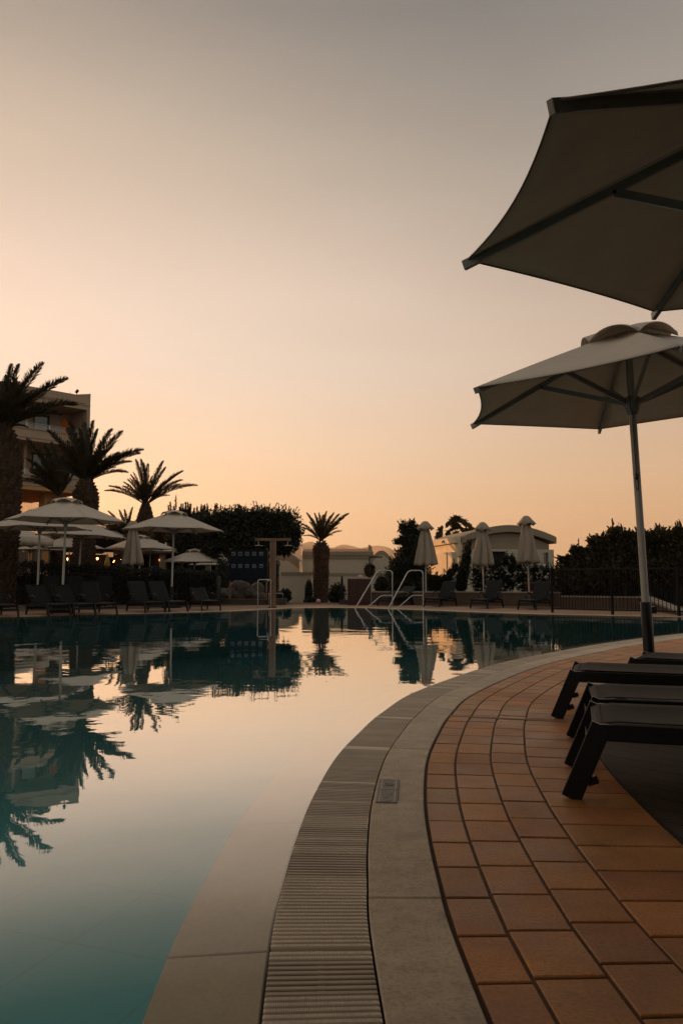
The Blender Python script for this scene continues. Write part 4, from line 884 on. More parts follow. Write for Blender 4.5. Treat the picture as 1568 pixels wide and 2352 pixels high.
# ------------------------------------------------------------------ unseen building added behind the camera to darken the near tiles
o = empty('added_shade_building', (14, -6.5, 0), 0, 'unseen building with a deep porch, added behind the camera to shade the near tiles', 'building')
mb = MB(); mb.box2((-12.2, -6, -.006), (14, 0, 8.5)); mb.build('wall', M['shade_wall'], o); mb = MB(); mb.box2((-12.6, -6.4, 8.5), (14.4, .5, 8.9)); mb.build('roof', M['hotel'], o)
mb = MB(); mb.box2((-16.5, .51, 4.15), (0, 9.9, 4.35)); mb.build('shade_roof', M['wood'], o)
for px_ in (-15.8, -9, -2): mb = MB(); mb.box2((px_, 2.0, -.006), (px_ + .3, 2.3, 4.148)); mb.build('shade_roof_column', M['hotel'], o)
for k in range(6): mb = MB(); mb.box2((-10.6 + k * 4, .0, 1.0), (-8.6 + k * 4, .04, 3.0)); wf = mb.build('window', M['frame'], o); mb = MB(); mb.box2((-10.5 + k * 4, .041, 1.1), (-8.7 + k * 4, .05, 2.9)); mb.build('pane', M['glass'], wf)
# ------------------------------------------------------------------ hotel (left, facade turned 45 degrees)
def hotel():
    D0 = 60.0; cx0 = at(206, 1000, D0).x; root = empty('hotel', (cx0, D0, -1.7), R(45), 'beige three-storey hotel with recessed balconies, its open ground floor showing the hills', 'building')
    # local x: along the facade towards the camera side is negative; local y: depth behind the facade
    zt = lambda y: at(200, y, D0).z + 1.7
    top, b1, rail, p1t, p1b = zt(912), zt(943), zt(992), zt(1005), zt(1031); p2t, p2b = p1t - (p1t - zt(1104)) , zt(1128); sof = p2b
    Lx = 46
    mb = MB(); mb.box2((-Lx, .0, b1), (0, 10, top)); mb.box2((-Lx, .35, top), (-.3, 9.6, top + .06)); mb.box2((-Lx, -.06, top - .62), (-.5, 0, top - .54)); mb.box2((-Lx, -.05, b1 + .34), (0, 0, b1 + .40)); mb.build('roof_parapet', M['hotel'], root)
    mb = MB(); mb.box2((-.28, -.02, p2b), (0, 10, b1 + .02 - .03)); mb.add([(-1.2, -.01, top + .002), (.0, -.01, top + .002), (.0, -.01, top + .26), (-1.2, 9.9, top + .002), (.0, 9.9, top + .002), (.0, 9.9, top + .26)], [(0, 1, 2), (5, 4, 3), (1, 4, 5, 2), (0, 2, 5, 3)]); mb.build('end_wall', M['hotel'], root)
    mb = MB(); mb.box2((-Lx, 2.6, p2b + .5), (-.42, 3.0, b1 - .01)); mb.build('balcony_back_wall', M['hotel'], root)
    for zt_, zb_ in ((p1t, p1b), (p2t, p2b)):
        mb = MB(); mb.box2((-Lx, -.35, zb_ + .22), (-.42, -.1, zt_)); mb.box2((-Lx, -.42, zt_ - .05), (-.42, -.05, zt_ + .02)); mb.box2((-Lx, -.30, zb_), (-.42, 2.6, zb_ + .22)); mb.build('balcony_slab', M['hotel'], root)
        r_ = MB()
        r_.tube([(-Lx, -.22, zt_ + .44), (-.42, -.22, zt_ + .44)], .025, 8)
        for i in range(24): r_.bar((-1.6 - i * 1.75, -.22, zt_ + .02), (-1.6 - i * 1.75, -.22, zt_ + .44), .05, .03)
        r_.build('balcony_rail', M['steel'], root)
        g = MB(); g.box2((-Lx, -.23, zt_ + .05), (-.5, -.215, zt_ + .38)); gl = g.build('railing_glass', M['glass'], root)
        m_ = M.get('railglass')
        if m_ is None:
            m_ = bpy.data.materials.new('clear_railing_glass'); m_.use_nodes = True; t = m_.node_tree; b = t.nodes['Principled BSDF']; b.inputs['Roughness'].default_value = .05; tr = t.nodes.new('ShaderNodeBsdfTransparent'); mx = t.nodes.new('ShaderNodeMixShader'); mx.inputs[0].default_value = .82
            nz = t.nodes.new('ShaderNodeTexNoise'); t.links.new(nz.outputs[0], b.inputs['Base Color'])
            t.links.new(b.outputs[0], mx.inputs[1]); t.links.new(tr.outputs[0], mx.inputs[2]); t.links.new(mx.outputs[0], t.nodes['Material Output'].inputs[0]); M['railglass'] = m_
        gl.data.materials[0] = m_
    for lvl, (fl, cl) in enumerate(((p1b + .22, b1), (p2b + .22, p1b))):
        for i in range(4):
            x0 = -3.4 - i * 3.9
            mb = MB(); mb.box2((x0, 2.5, fl), (x0 + 1.1, 2.61, cl - .45)); mb.box2((x0 + 1.1, 2.4, fl), (x0 + 1.2, 2.61, cl - .45)); mb.box2((x0 - .1, 2.4, cl - .5), (x0 + 1.2, 2.598, cl - .4)); fr = mb.build('window', M['frame'], root)
            mb = MB(); mb.box2((x0 + .05, 2.47, fl + .1), (x0 + 1.05, 2.495, cl - .55)); mb.build('pane', M['glass'], fr)
        if lvl == 0: mb = MB(); mb.box2((-1.15, 2.5, fl), (-.45, 2.61, cl - .45)); mb.build('niche', M['niche'], root)
        for j, xx in enumerate((-4.1, -12.0)):
            mb = MB(); mb.box2((xx - .5, 1.2, fl), (xx - .3, 2.58, cl - .02)); mb.build('partition_wall', M['hotel'], root)
    mb = MB(); mb.box2((-Lx, -.28, sof - .30), (-.44, 9.4, sof - .02)); mb.box2((-Lx, 3.5, sof - .75), (-.44, 4.2, sof - .3)); mb.build('soffit', M['soffit'], root)
    mb = MB(); mb.box2((-Lx, 1.2, 0), (-9.0, 1.6, sof - .302)); mb.build('sun_block_wall', M['hotel'], root)  # unseen wall added to keep the sun off the foreground
    for x0 in (-3.0,):
        mb = MB(); mb.box2((x0, 1.0, 0), (x0 + .85, 2.0, sof - .3)); mb.build('column', M['soffit'], root)
    mb = MB(); mb.tube([(-.95, .4, top + .0), (-.95, .4, top + .24)], .02, 6); mb.tube([(-1.5, .4, top + .0), (-1.5, .4, top + .22), (-1.6, .4, top + .22)], .015, 6); mb.build('roof_pipe', M['frame'], root)
    mb = MB(); mb.box((-.95, .4, top + .36), (.22, .06, .34), Matrix.Rotation(R(35), 3, 'Y')); mb.build('floodlight', M['frame'], root, .02)
hotel()
# low annex wall under the hotel
mb = MB(); a = at(34, 1262, 48); b = at(112, 1262, 48); mb.box2((a.x, 48, -1.7), (b.x, 48.4, a.z + .3)); mb.box2((a.x + .9, 47.9, -1), (a.x + 1.15, 48.0 - .002, a.z + .3), 1); mb.box2((a.x - .3, 47.7, a.z + .3), (b.x + .3, 49, a.z + .5), 1); mb.box2((b.x - .35, 47.85, -1), (b.x, 47.998, a.z + .3), 1)
o = empty('annex_building', ((a.x + b.x) / 2, 48, -1.7), 0, 'low beige annex wall showing under the far left parasols', 'building'); w_ = mb.build('wall', [M['shade_wall'], M['soffit']], o); w_.location = (-(a.x + b.x) / 2, -48, 1.7)

# ------------------------------------------------------------------ restaurant pavilion
def restaurant():
    d = 52; x0 = at(108, 1300, d).x; x1 = at(505, 1300, d).x; gx = at(228, 1208, d); ex = at(300, 1247, d); root = empty('restaurant', ((x0 + x1) / 2, d, -1.7), 0, 'dark low restaurant pavilion with a sloping roof and small glowing wall lamps', 'building'); O = Vector(((x0 + x1) / 2, d, -1.7))
    zr = at(400, 1258, d).z
    mb = MB(); poly = [(at(150, 1250, d).x, at(150, 1250, d).z), (gx.x - .8, gx.z + .12), (gx.x, gx.z), (ex.x, ex.z), (ex.x, ex.z - .35), (gx.x, gx.z - .4), (at(150, 1250, d).x, at(150, 1250, d).z - .4)]
    vs = [Vector((p[0], d - .6, p[1])) - O for p in poly] + [Vector((p[0], d + 8, p[1])) - O for p in poly]; n_ = len(poly)
    mb.add(vs, [tuple(range(n_)), tuple(range(n_, 2 * n_))[::-1]] + [(i + n_, (i + 1) % n_ + n_, (i + 1) % n_, i) for i in range(n_)]); mb.build('sloping_roof', M['black_plastic'], root)
    mb = MB(); mb.box2((ex.x - O.x - 1, -.5, zr + 1.7 - .45), (x1 - O.x, 8, zr + 1.7)); mb.box2((ex.x - O.x - 1, -.62, zr + 1.7 - .14), (x1 - O.x + .2, -.5, zr + 1.7 + .08)); mb.build('flat_roof', M['wood'], root)
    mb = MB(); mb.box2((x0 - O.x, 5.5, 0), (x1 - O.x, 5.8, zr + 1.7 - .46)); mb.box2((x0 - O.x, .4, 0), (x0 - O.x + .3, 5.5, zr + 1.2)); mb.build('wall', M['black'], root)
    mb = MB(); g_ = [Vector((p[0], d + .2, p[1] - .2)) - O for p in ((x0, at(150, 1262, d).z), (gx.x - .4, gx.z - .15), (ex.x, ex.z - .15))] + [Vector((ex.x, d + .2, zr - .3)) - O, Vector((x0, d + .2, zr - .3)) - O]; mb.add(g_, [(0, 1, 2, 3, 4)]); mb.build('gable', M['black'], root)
    for px_, w_ in ((374, 13), (478, 11)):
        q = at(px_, 1300, d); mb = MB(); k = w_ * d / F_; mb.box2((q.x - O.x - k / 2, -.2, 0), (q.x - O.x + k / 2, .25, zr + 1.7 - .46)); mb.build('pillar', M['villa_trim'], root)
    for px_, py_, s_ in ((155.5, 1284, .5), (224, 1283, 1), (280, 1286, 1), (368, 1286, 1)):
        q = at(px_, py_, d) - O; mb = MB(); mb.lathe([(.03, -.08), (.06 * s_, -.05), (.065 * s_, .03), (.03, .07)], (q.x, 0, q.z), 10); lp = mb.build('wall_lamp', M['lamp'], root)
        mb = MB(); mb.box2((q.x - .10, .02, q.z + .1), (q.x + .10, .14, q.z + .14)); mb.bar((q.x, .12, q.z + .12), (q.x, 5.4 if False else .35, q.z + .12), .05, .03); mb.build('bracket', M['frame'], lp)
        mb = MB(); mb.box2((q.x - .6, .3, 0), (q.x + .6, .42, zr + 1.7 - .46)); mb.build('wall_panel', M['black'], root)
        ld = bpy.data.lights.new('lamp_light', 'POINT'); ld.energy = .5 * s_; ld.color = (1, .45, .15); ld.shadow_soft_size = .08; lo = bpy.data.objects.new('lamp_light', ld); C.objects.link(lo); lo.parent = lp; lo.location = (q.x, -.22, q.z)
    for px_, py_ in ((261, 1291), (263, 1288)):
        q = at(px_, py_, d) - O; mb = MB(); mb.lathe([(.01, -.03), (.035, 0), (.01, .03)], (q.x, .0, q.z), 8); mb.build('candle_lamp', M['lamp'], root)
restaurant()
q = at(247, 1292, 49); o = empty('small_closed_parasol', (q.x, 49, q.z - 2.2), 0, 'small yellow folded parasol inside the dark restaurant terrace', 'closed parasol')
mb = MB(); mb.lathe([(.03, 2.75), (.09, 2.5), (.2, 1.95), (.16, 1.93)], (0, 0, 0), 20, 0, lambda r, z, a, i: r * (1 + .15 * math.cos(6 * a)), False); mb.build('folded_canopy', M['yellow'], o); mb = MB(); mb.tube([(0, 0, 0), (0, 0, 2.7)], .03, 8); mb.build('pole', M['wood'], o)

# ------------------------------------------------------------------ villas
def arch_pts(x0, x1, z0, zpk, n=24): return [(x0 + (x1 - x0) * i / n, z0 + (zpk - z0) * math.sin(math.pi * i / n) ** .9) for i in range(n + 1)]
def arched_villa():
    d = 50; z = lambda y: at(1170, y, d).z + 1.7; X = lambda x: at(x, 1280, d).x; ax = X(1066); root = empty('arched_villa', (ax, d, -1.7), R(10.0), 'white villa with wide arched roof, its left wall glowing orange in low sun', 'building')
    W = (X(1284) - ax) / math.cos(R(10)) * .985; Dp = 7.5
    def band(lo, hi, y0, y1, mt, name, x_in=0.0):
        n_ = len(lo); mb = MB(); vs = [Vector((p[0], y0, p[1])) for p in lo] + [Vector((p[0], y0, p[1])) for p in hi] + [Vector((p[0], y1, p[1])) for p in lo] + [Vector((p[0], y1, p[1])) for p in hi]
        fs = []
        for i in range(n_ - 1):
            fs += [(i, i + 1, n_ + i + 1, n_ + i), (3 * n_ + i, 3 * n_ + i + 1, 2 * n_ + i + 1, 2 * n_ + i), (n_ + i, n_ + i + 1, 3 * n_ + i + 1, 3 * n_ + i), (2 * n_ + i, 2 * n_ + i + 1, i + 1, i)]
        fs += [(0, n_, 3 * n_, 2 * n_), (2 * n_ - 1, n_ - 1, 3 * n_ - 1, 4 * n_ - 1)]
        mb.add(vs, fs); return mb.build(name, mt, root)
    lo = arch_pts(-.1, W + .12, z(1247), z(1221)); hi = arch_pts(-.1, W + .12, z(1232), z(1205)); band(lo, hi, -.25, Dp, M['villa_trim'], 'arched_roof')
    lo2 = [(p[0], 0) for p in arch_pts(.0, W - .25, 0, 1)]; hi2 = [(p[0], p[1] - .002) for p in arch_pts(.0, W - .25, z(1249), z(1223))]; band(lo2, hi2, .12, Dp - .3, M['villa_trim'], 'upper_wall')
    zz = z(1261); wx0, wx1 = (X(1129) - ax), (X(1165) - ax); sx0, sx1 = (X(1256) - ax) + .03, (X(1268) - ax) + .03
    mb = MB(); mb.box2((-.02, -.10, 0), (wx0, .118, zz)); mb.box2((wx1, -.10, 0), (sx0, .118, zz)); mb.box2((sx0, -.10, 0), (sx1, .118, z(1297))); mb.box2((sx0, -.10, z(1268)), (sx1, .118, zz)); mb.box2((sx1, -.10, 0), (W - .02, .118, zz)); mb.box2((wx0, -.10, z(1266)), (wx1, .118, zz)); mb.build('front_wall', M['villa'], root)
    mb = MB(); mb.box2((wx0, .06, 0), (wx1, .10, z(1266))); mb.build('doorway', M['black'], root)
    mb = MB()
    for a_, b_ in (((sx0 - .07, z(1297) - .07), (sx1 + .07, z(1297))), ((sx0 - .07, z(1268)), (sx1 + .07, z(1268) + .07)), ((sx0 - .07, z(1297)), (sx0, z(1268))), ((sx1, z(1297)), (sx1 + .07, z(1268)))): mb.box2((a_[0], -.13, a_[1]), (b_[0], -.103, b_[1]))
    wf = mb.build('window', M['villa'], root); mb = MB(); mb.box2((sx0, .05, z(1297)), (sx1, .08, z(1268))); mb.build('pane', M['glass'], wf)
    mb = MB(); mb.box2((-.5, .35, z(1246)), (-.12, 6.2, z(1232))); mb.build('side_parapet', M['sun_side_render'], root)
    mb = MB(); mb.box2((-.30, .3, 0), (-.02, 7.0, z(1246) - .004)); mb.build('side_wall', M['sun_side_render'], root)
    mb = MB(); mb.box2((-.55, .9, 0), (-.303, 7.6, z(1267))); mb.box2((-.62, 1.9, 0), (-.553, 2.2, z(1266))); mb.build('side_annex_wall', M['sun_side_render'], root)
    mb = MB(); mb.box2((-.95, 6.4, z(1266)), (-.3, 8.2, z(1261))); mb.build('canopy_slab', M['black'], root)
    mb = MB(); vs = [(-.505 - .004, 2.9 + .35 * math.cos(a), z(1242) + .18 * math.sin(a)) for a in np.linspace(0, math.pi, 9)] + [(-.509, 2.9 + .24 * math.cos(a), z(1243) + .06 * math.sin(a)) for a in np.linspace(math.pi, 0, 9)]; mb.add(vs, [tuple(range(18))]); mb.build('wall_vent', M['black'], root)
arched_villa()
def long_villa():
    d = 74; z = lambda y: at(780, y, d).z + 1.7; X = lambda x: at(x, 1280, d).x; O = X(780); root = empty('long_villa', (O, d, -1.7), 0, 'long low white villa with a clay roof behind the middle palm', 'building'); x = lambda p: X(p) - O
    mb = MB(); mb.box2((x(695), 0, 0), (x(856), 8, z(1283))); mb.build('wall', M['villa'], root)
    mb = MB(); mb.box2((x(695), -.12, z(1283)), (x(856), 8, z(1276))); mb.box2((x(694), -.2, z(1276)), (x(857), 8.1, z(1267))); mb.build('fascia', M['villa_trim'], root)
    mb = MB(); v = [(x(695), -.2, z(1267) + .004), (x(852), -.2, z(1267) + .004), (x(852), 2.4, z(1258.5)), (x(695), 2.4, z(1258.5)), (x(852), 8, z(1266)), (x(695), 8, z(1266))]; mb.add(v, [(0, 1, 2, 3), (3, 2, 4, 5), (1, 4, 2), (0, 3, 5)]); mb.build('roof', M['rooftile'], root)
    mb = MB(); pts = arch_pts(x(852), x(898), z(1284), z(1265), 12); n_ = len(pts); vs = [(p[0], -.6, p[1]) for p in pts] + [(p[0], 7, p[1]) for p in pts] + [(p[0], -.6, p[1] - .45) for p in pts] + [(p[0], -.3, 0) for p in pts]
    mb.add(vs, [(i, n_ + i, n_ + i + 1, i + 1) for i in range(n_ - 1)] + [(2 * n_ + i, i, i + 1, 2 * n_ + i + 1) for i in range(n_ - 1)]); mb.add(vs, [(3 * n_ + i, 2 * n_ + i, 2 * n_ + i + 1, 3 * n_ + i + 1) for i in range(n_ - 1)], 1); mb.build('end_vault', [M['villa_trim'], M['villa']], root)
    mb = MB(); pts = arch_pts(x(610), x(687), z(1288), z(1265), 14); n_ = len(pts); vs = [(p[0], .4, p[1]) for p in pts] + [(p[0], 7, p[1]) for p in pts] + [(p[0], .4, p[1] - .9) for p in pts] + [(p[0], .7, 0) for p in pts]
    mb.add(vs, [(i, n_ + i, n_ + i + 1, i + 1) for i in range(n_ - 1)] + [(2 * n_ + i, i, i + 1, 2 * n_ + i + 1) for i in range(n_ - 1)]); mb.add(vs, [(3 * n_ + i, 2 * n_ + i, 2 * n_ + i + 1, 3 * n_ + i + 1) for i in range(n_ - 1)], 1); mb.build('left_vault', [M['villa_trim'], M['villa']], root)
    mb = MB(); mb.tube([(x(850), .6, z(1268)), (x(850), .6, z(1258)), (x(849), .6, z(1254)), (x(847), .6, z(1251))], [.22, .2, .14, .05], 8); mb.build('chimney', M['villa_trim'], root)
    # angled side wall that faces the low sun
    mb = MB(); mb.add([(x(688), 4.0, 0), (x(696), -1.2, 0), (x(696), -1.2, z(1283)), (x(694), -.5, z(1257)), (x(689), 3.0, z(1257)), (x(688), 4.0, z(1280))], [(0, 1, 2, 3, 4, 5)]); mb.build('sunlit_side_wall', M['sun_side_render'], root)
long_villa()
# garden wall with a pale cap
root = empty('garden_wall', (at(680, 1350, 62).x, 62, -1.7), 0, 'white rendered garden wall with a grey cap, running behind the middle palm trunk', 'wall')
def wall_run(mb, a, b, h, th, zb, mi=0):
    a = Vector(a); b = Vector(b); dr = (b - a).normalized(); nr = Vector((-dr.y, dr.x)) * th / 2; p = [a + nr, a - nr, b - nr, b + nr]; mb.prism([(q.x, q.y) for q in p], zb, zb + h, mi)
O = Vector((root.location.x, root.location.y)); pts = [Vector((at(645, 1350, 62).x, 62)), Vector((at(711, 1350, 62).x, 62)), Vector((at(742, 1350, 70).x, 70)), Vector((at(905, 1350, 70).x, 70))]
mb = MB(); cp = MB(); ht = at(680, 1321, 62).z + 1.7
for i in range(3): wall_run(mb, pts[i] - O, pts[i + 1] - O, ht, .25, 0); wall_run(cp, pts[i] - O, pts[i + 1] - O, .24, .36, ht + .002)
mb.build('wall', M['villa'], root); cp.build('cap', M['villa_trim'], root)

# ------------------------------------------------------------------ low walls, fence, rocks on the far side
def poly_wall(name, P_, h, label, th=.3, cap=.05, mt='lowwall', capmt='cap', zs=None):
    root = empty(name, (P_[0][0], P_[0][1], 0), 0, label, 'wall'); O = Vector(P_[0]); mb = MB(); cp = MB()
    for i in range(len(P_) - 1):
        wall_run(mb, Vector(P_[i]) - O, Vector(P_[i + 1]) - O, h - i * .002, th, -.012); wall_run(cp, Vector(P_[i]) - O, Vector(P_[i + 1]) - O, cap, th + .06, h - .01)
    mb.build('wall', M[mt], root); cp.build('cap', M[capmt], root); return root
def gxy(x, d): p = at(x, 1380, d); return (p.x, d)
poly_wall('low_wall', [gxy(853, 32.5), gxy(1060, 32.3), gxy(1290, 30.5)], .52, 'long low rendered wall with a pale cap behind the far right loungers')
poly_wall('low_wall', [gxy(1291, 29.2), gxy(1480, 27.4)], .40, 'low tan wall seen through the bars of the black fence')
# sloping end of that wall
o = empty('sloping_wall', (*gxy(1480, 27.3), 0), 0, 'pale-capped wall sloping down behind the fence at the right edge', 'wall'); a = Vector((0, 0)); b = Vector(gxy(1575, 22.5)) - Vector(gxy(1480, 27.3)); nr = Vector((-b.y, b.x)).normalized() * .15
def wedge(z0a, z1a, z0b, z1b, k):
    vs = []
    for p, za, zb_ in ((a, z0a, z1a), (b, z0b, z1b)):
        for s in (-1, 1): vs += [(p.x + nr.x * s * k, p.y + nr.y * s * k, za), (p.x + nr.x * s * k, p.y + nr.y * s * k, zb_)]
    m_ = MB(); m_.add(vs, [(0, 1, 3, 2), (4, 6, 7, 5), (0, 4, 5, 1), (2, 3, 7, 6), (1, 5, 7, 3), (0, 2, 6, 4)]); return m_
wedge(-.012, .40, -.012, .03, 1).build('wall', M['lowwall'], o); wedge(.40, .47, .032, .09, 1.25).build('cap', M['cap'], o)
poly_wall('planter_wall', [gxy(505, 33.4), gxy(640, 32.2)], .20, 'dark stone planter kerb behind the shower and sign board', .35, .04, 'rock', 'lowwall')
# black picket fence
o = empty('metal_fence', (*gxy(1267, 24.6), 0), 0, 'black iron railing fence with thin vertical bars at the far right end of the pool', 'fence'); O = Vector(gxy(1267, 24.6)); posts = [Vector(gxy(1267, 24.6)), Vector(gxy(1405, 22.95)), Vector(gxy(1557, 22.0)), Vector(gxy(1700, 21.4))]
for i in range(3):
    a, b = posts[i] - O, posts[i + 1] - O; L_ = (b - a).length
    for zz, w_ in ((1.36, .045), (.13, .04)): mb = MB(); mb.bar((a.x, a.y, zz), (b.x, b.y, zz), .03, w_); mb.build('rail', M['frame'], o)
    mb = MB(); nb = int(L_ / .105)
    for k in range(1, nb): p = a.lerp(b, k / nb); mb.bar((p.x, p.y, .13), (p.x, p.y, 1.36), .016, .016)
    mb.build('pickets', M['frame'], o)
for p in posts: q = p - O; mb = MB(); mb.bar((q.x, q.y, -.01), (q.x, q.y, 1.42), .07, .07); mb.build('post', M['frame'], o)
# rocks
def rock(x, d, s, seed, label, z=0.0):
    rnd = np.random.RandomState(seed); bm = bmesh.new(); bmesh.ops.create_icosphere(bm, subdivisions=3, radius=1)
    ph = rnd.rand(9) * 6
    for v_ in bm.verts:
        c = v_.co; k = 1 + .16 * math.sin(c.x * 3 + ph[0]) * math.sin(c.y * 3 + ph[1]) + .12 * math.sin(c.z * 5 + ph[2] + c.x * 2) + .06 * math.sin(c.x * 9 + ph[3]) * math.sin(c.z * 8 + ph[4]); v_.co = Vector((c.x * s[0], c.y * s[1], c.z * s[2])) * k
    me = bpy.data.meshes.new('garden_rock'); bm.to_mesh(me); bm.free(); me.materials.append(M['rock']); o = bpy.data.objects.new('garden_rock', me); C.objects.link(o); p = at(x, 1380, d); o.location = (p.x, d, z + s[2] * .75); tag(o, label, 'rock', 'rocks behind the sign board'); return o
rock(510, 34.6, (.55, .5, .42), 1, 'rough boulder left of the sign board'); rock(548, 34.8, (.6, .5, .55), 2, 'large rough boulder under the middle of the sign board'); rock(585, 34.8, (.5, .5, .5), 3, 'boulder just left of the small handrail, under the sign board'); rock(470, 34.8, (.6, .5, .3), 4, 'low flat boulder farthest left, behind the last lounger')
# potted plant behind the fence
q = gxy(1219, 33.5); o = empty('flower_pot', (*q, .0), 0, 'maroon terracotta pot behind the low wall beside the rightmost closed parasol', 'pot'); mb = MB(); mb.lathe([(.16, .0), (.24, .80), (.28, .86), (.28, .95), (.24, .95)], (0, 0, 0), 24); mb.build('pot_body', M['terracotta'], o)
# slatted cabinet, bollard with block, globe lamps
d = 32; a = at(798, 1328, d); b = at(852, 1388, d); o = empty('slatted_cabinet', ((a.x + b.x) / 2, d + .3, 0), 0, 'dark red slatted wooden cabinet left of the steel handrails', 'cabinet'); w2 = (b.x - a.x) / 2; h_ = a.z
mb = MB(); mb.box2((-w2, -.26, 0), (w2, .3, h_ - .04)); mb.build('body', M['wood'], o)
mb = MB(); nb = 17
for k in range(nb): x_ = -w2 + (k + .5) * 2 * w2 / nb; mb.box2((x_ - .021, -.29, .02), (x_ + .021, -.262, h_ - .06))
mb.build('slatted_front', M['wood'], o); mb = MB(); mb.box2((-w2 - .02, -.31, h_ - .038), (w2 + .02, .32, h_)); mb.build('top', M['cap'], o, .005)
q = gxy(785, 33); o = empty('post_bollard', (*q, 0), 0, 'slim tapered dark post on a concrete block, left of the slatted cabinet', 'post'); mb = MB(); mb.box2((-.12, -.15, 0), (.24, .2, .19)); mb.build('block', M['rock'], o, .01); mb = MB(); mb.box((-.0, 0, .67), (.15, .12, .96), taper=.6); mb.lathe([(.02, 1.15), (.05, 1.17), (.02, 1.2)], (0, 0, 0), 10); mb.build('shaft', M['frame'], o, .01)
for x_, y_, d_, r_, lab in ((731, 1381, 34.5, .105, 'pale globe garden lamp at the foot of the middle palm'), (827, 1327, 36, .14, 'pale globe lamp peeking over the slatted cabinet')):
    p = at(x_, y_, d_); o = empty('globe_lamp', (p.x, d_, 0), 0, lab, 'lamp', 'globe garden lamps'); mb = MB(); mb.lathe([(r_ * math.sin(t_), p.z - r_ * math.cos(t_)) for t_ in np.linspace(.05, math.pi - .05, 12)], (0, 0, 0), 18); mb.build('globe', M['globe'], o); mb = MB(); mb.tube([(0, 0, 0), (0, 0, p.z - r_ + .01)], .03, 8); mb.build('stem', M['frame'], o)
p = at(848, 1281, 44); o = empty('garden_light_pole', (p.x, 44, -.6), 0, 'thin black pole with a flat horizontal light head, against the long villa', 'lamp post'); mb = MB(); mb.tube([(0, 0, 0), (0, 0, p.z + .6)], .03, 8); mb.build('pole', M['frame'], o); mb = MB(); mb.box2((-.02, -.08, p.z + .6), (.74, .08, p.z + .67)); mb.build('light_head', M['frame'], o)

# ------------------------------------------------------------------ shower, small rail, sign board
d = 28.9; p = at(626, 1398, d); o = empty('pool_shower', (p.x, d, 0), 0, 'T-shaped wooden pool shower with two hanging shower heads', 'shower'); zt = at(626, 1239, d).z
mb = MB(); mb.box2((-.12, -.10, -.012), (.0, .10, zt - .06)); mb.box2((.003, -.13, -.012), (.115, .07, zt - .06)); mb.build('post', M['rust'], o, .006)
mb = MB(); mb.box2((-.68, -.12, zt - .058), (.66, .12, zt + .04)); mb.build('crossbeam', M['rust'], o, .006)
for s in (-.55, .55):
    mb = MB(); mb.tube([(s, 0, zt - .06), (s, 0, zt - .21)], .012, 8); mb.lathe([(.16, -.24), (.165, -.225), (.03, -.21)], (s, 0, zt), 20); mb.build('shower_head', M['steel'], o)
mb = MB(); mb.tube([(-.13, -.12, 1.0), (-.2, -.14, 1.0)], .02, 8); mb.build('valve', M['steel'], o); mb = MB(); mb.box2((-.17, -.17, -.012), (.17, .13, .02)); mb.build('foot_plate', M['frame'], o)
def bent(pts, r=.06, n=5):
    """round the corners of a polyline"""
    pts = [Vector(p) for p in pts]; out = [pts[0]]
    for i in range(1, len(pts) - 1):
        a, b, c = pts[i - 1], pts[i], pts[i + 1]; u = (a - b).normalized() * min(r, (a - b).length / 2); v_ = (c - b).normalized() * min(r, (c - b).length / 2)
        for k in range(n + 1): t = k / n; out.append((b + u) * (1 - t) ** 2 + b * 2 * t * (1 - t) + (b + v_) * t ** 2)
    return out + [pts[-1]]
d = 28.5; a = at(592, 1391, d); b = at(622, 1391, d); o = empty('small_handrail', ((a.x + b.x) / 2, d, 0), 0, 'low U-shaped steel handrail standing in front of the shower post', 'handrail'); w2 = (b.x - a.x) / 2; mb = MB(); mb.tube(bent([(-w2, 0, -.01), (-w2, 0, 1.04), (w2, 0, 1.04), (w2, 0, -.01)], .07), .02, 8); mb.build('rail_tube', M['steel'], o)
p = at(642, 1374, 32); o = empty('foot_shower_tap', (p.x, 32.2, 0), 0, 'small steel tap rail behind the shower post', 'tap'); mb = MB(); mb.tube(bent([(-.45, 0, 0), (-.45, 0, .48), (.12, 0, .48), (.12, 0, .3)], .05), .014, 8); mb.build('tap_pipe', M['steel'], o); mb = MB(); mb.box2((-.55, .05, 0), (.25, .5, .26)); mb.build('basin_block', M['rock'], o, .02)
# sign board with ten pictogram panels
d = 33; a = at(527, 1262, d); b = at(614, 1333, d); W = b.x - a.x; o = empty('sign_board', ((a.x + b.x) / 2, d, 0), 0, 'dark blue notice board on two posts with two rows of five white pictograms', 'sign'); z1, z0 = a.z, b.z
mb = MB(); mb.box2((-W / 2, -.02, z0), (W / 2, .02, z1)); mb.build('board', M['sign'], o)
for s in (-1, 1): mb = MB(); mb.box2((s * W / 2 - (.07 if s > 0 else 0), .022, 0), (s * W / 2 + (.0 if s > 0 else .07), .09, z1 + .05)); mb.build('post', M['rust'], o)
picto = [[('c', .3, .5, .13), ('b', (.2, .2), (.8, .7))], [('o', .5, .5, .3), ('c', .5, .5, .12)], [('b', (.3, .15), (.3, .85)), ('b', (.55, .2), (.7, .8))], [('b', (.25, .2), (.4, .8)), ('b', (.75, .2), (.6, .8))], [('b', (.15, .3), (.85, .3)), ('b', (.5, .5), (.85, .35))],
         [('o', .5, .5, .28), ('b', (.35, .5), (.65, .5))], [('b', (.15, .25), (.55, .6)), ('b', (.45, .75), (.85, .55))], [('b', (.25, .15), (.25, .85)), ('o', .65, .45, .18)], [('b', (.5, .15), (.45, .85)), ('c', .6, .7, .1)], [('b', (.12, .45), (.88, .5)), ('b', (.2, .3), (.8, .3))]]
k = 0
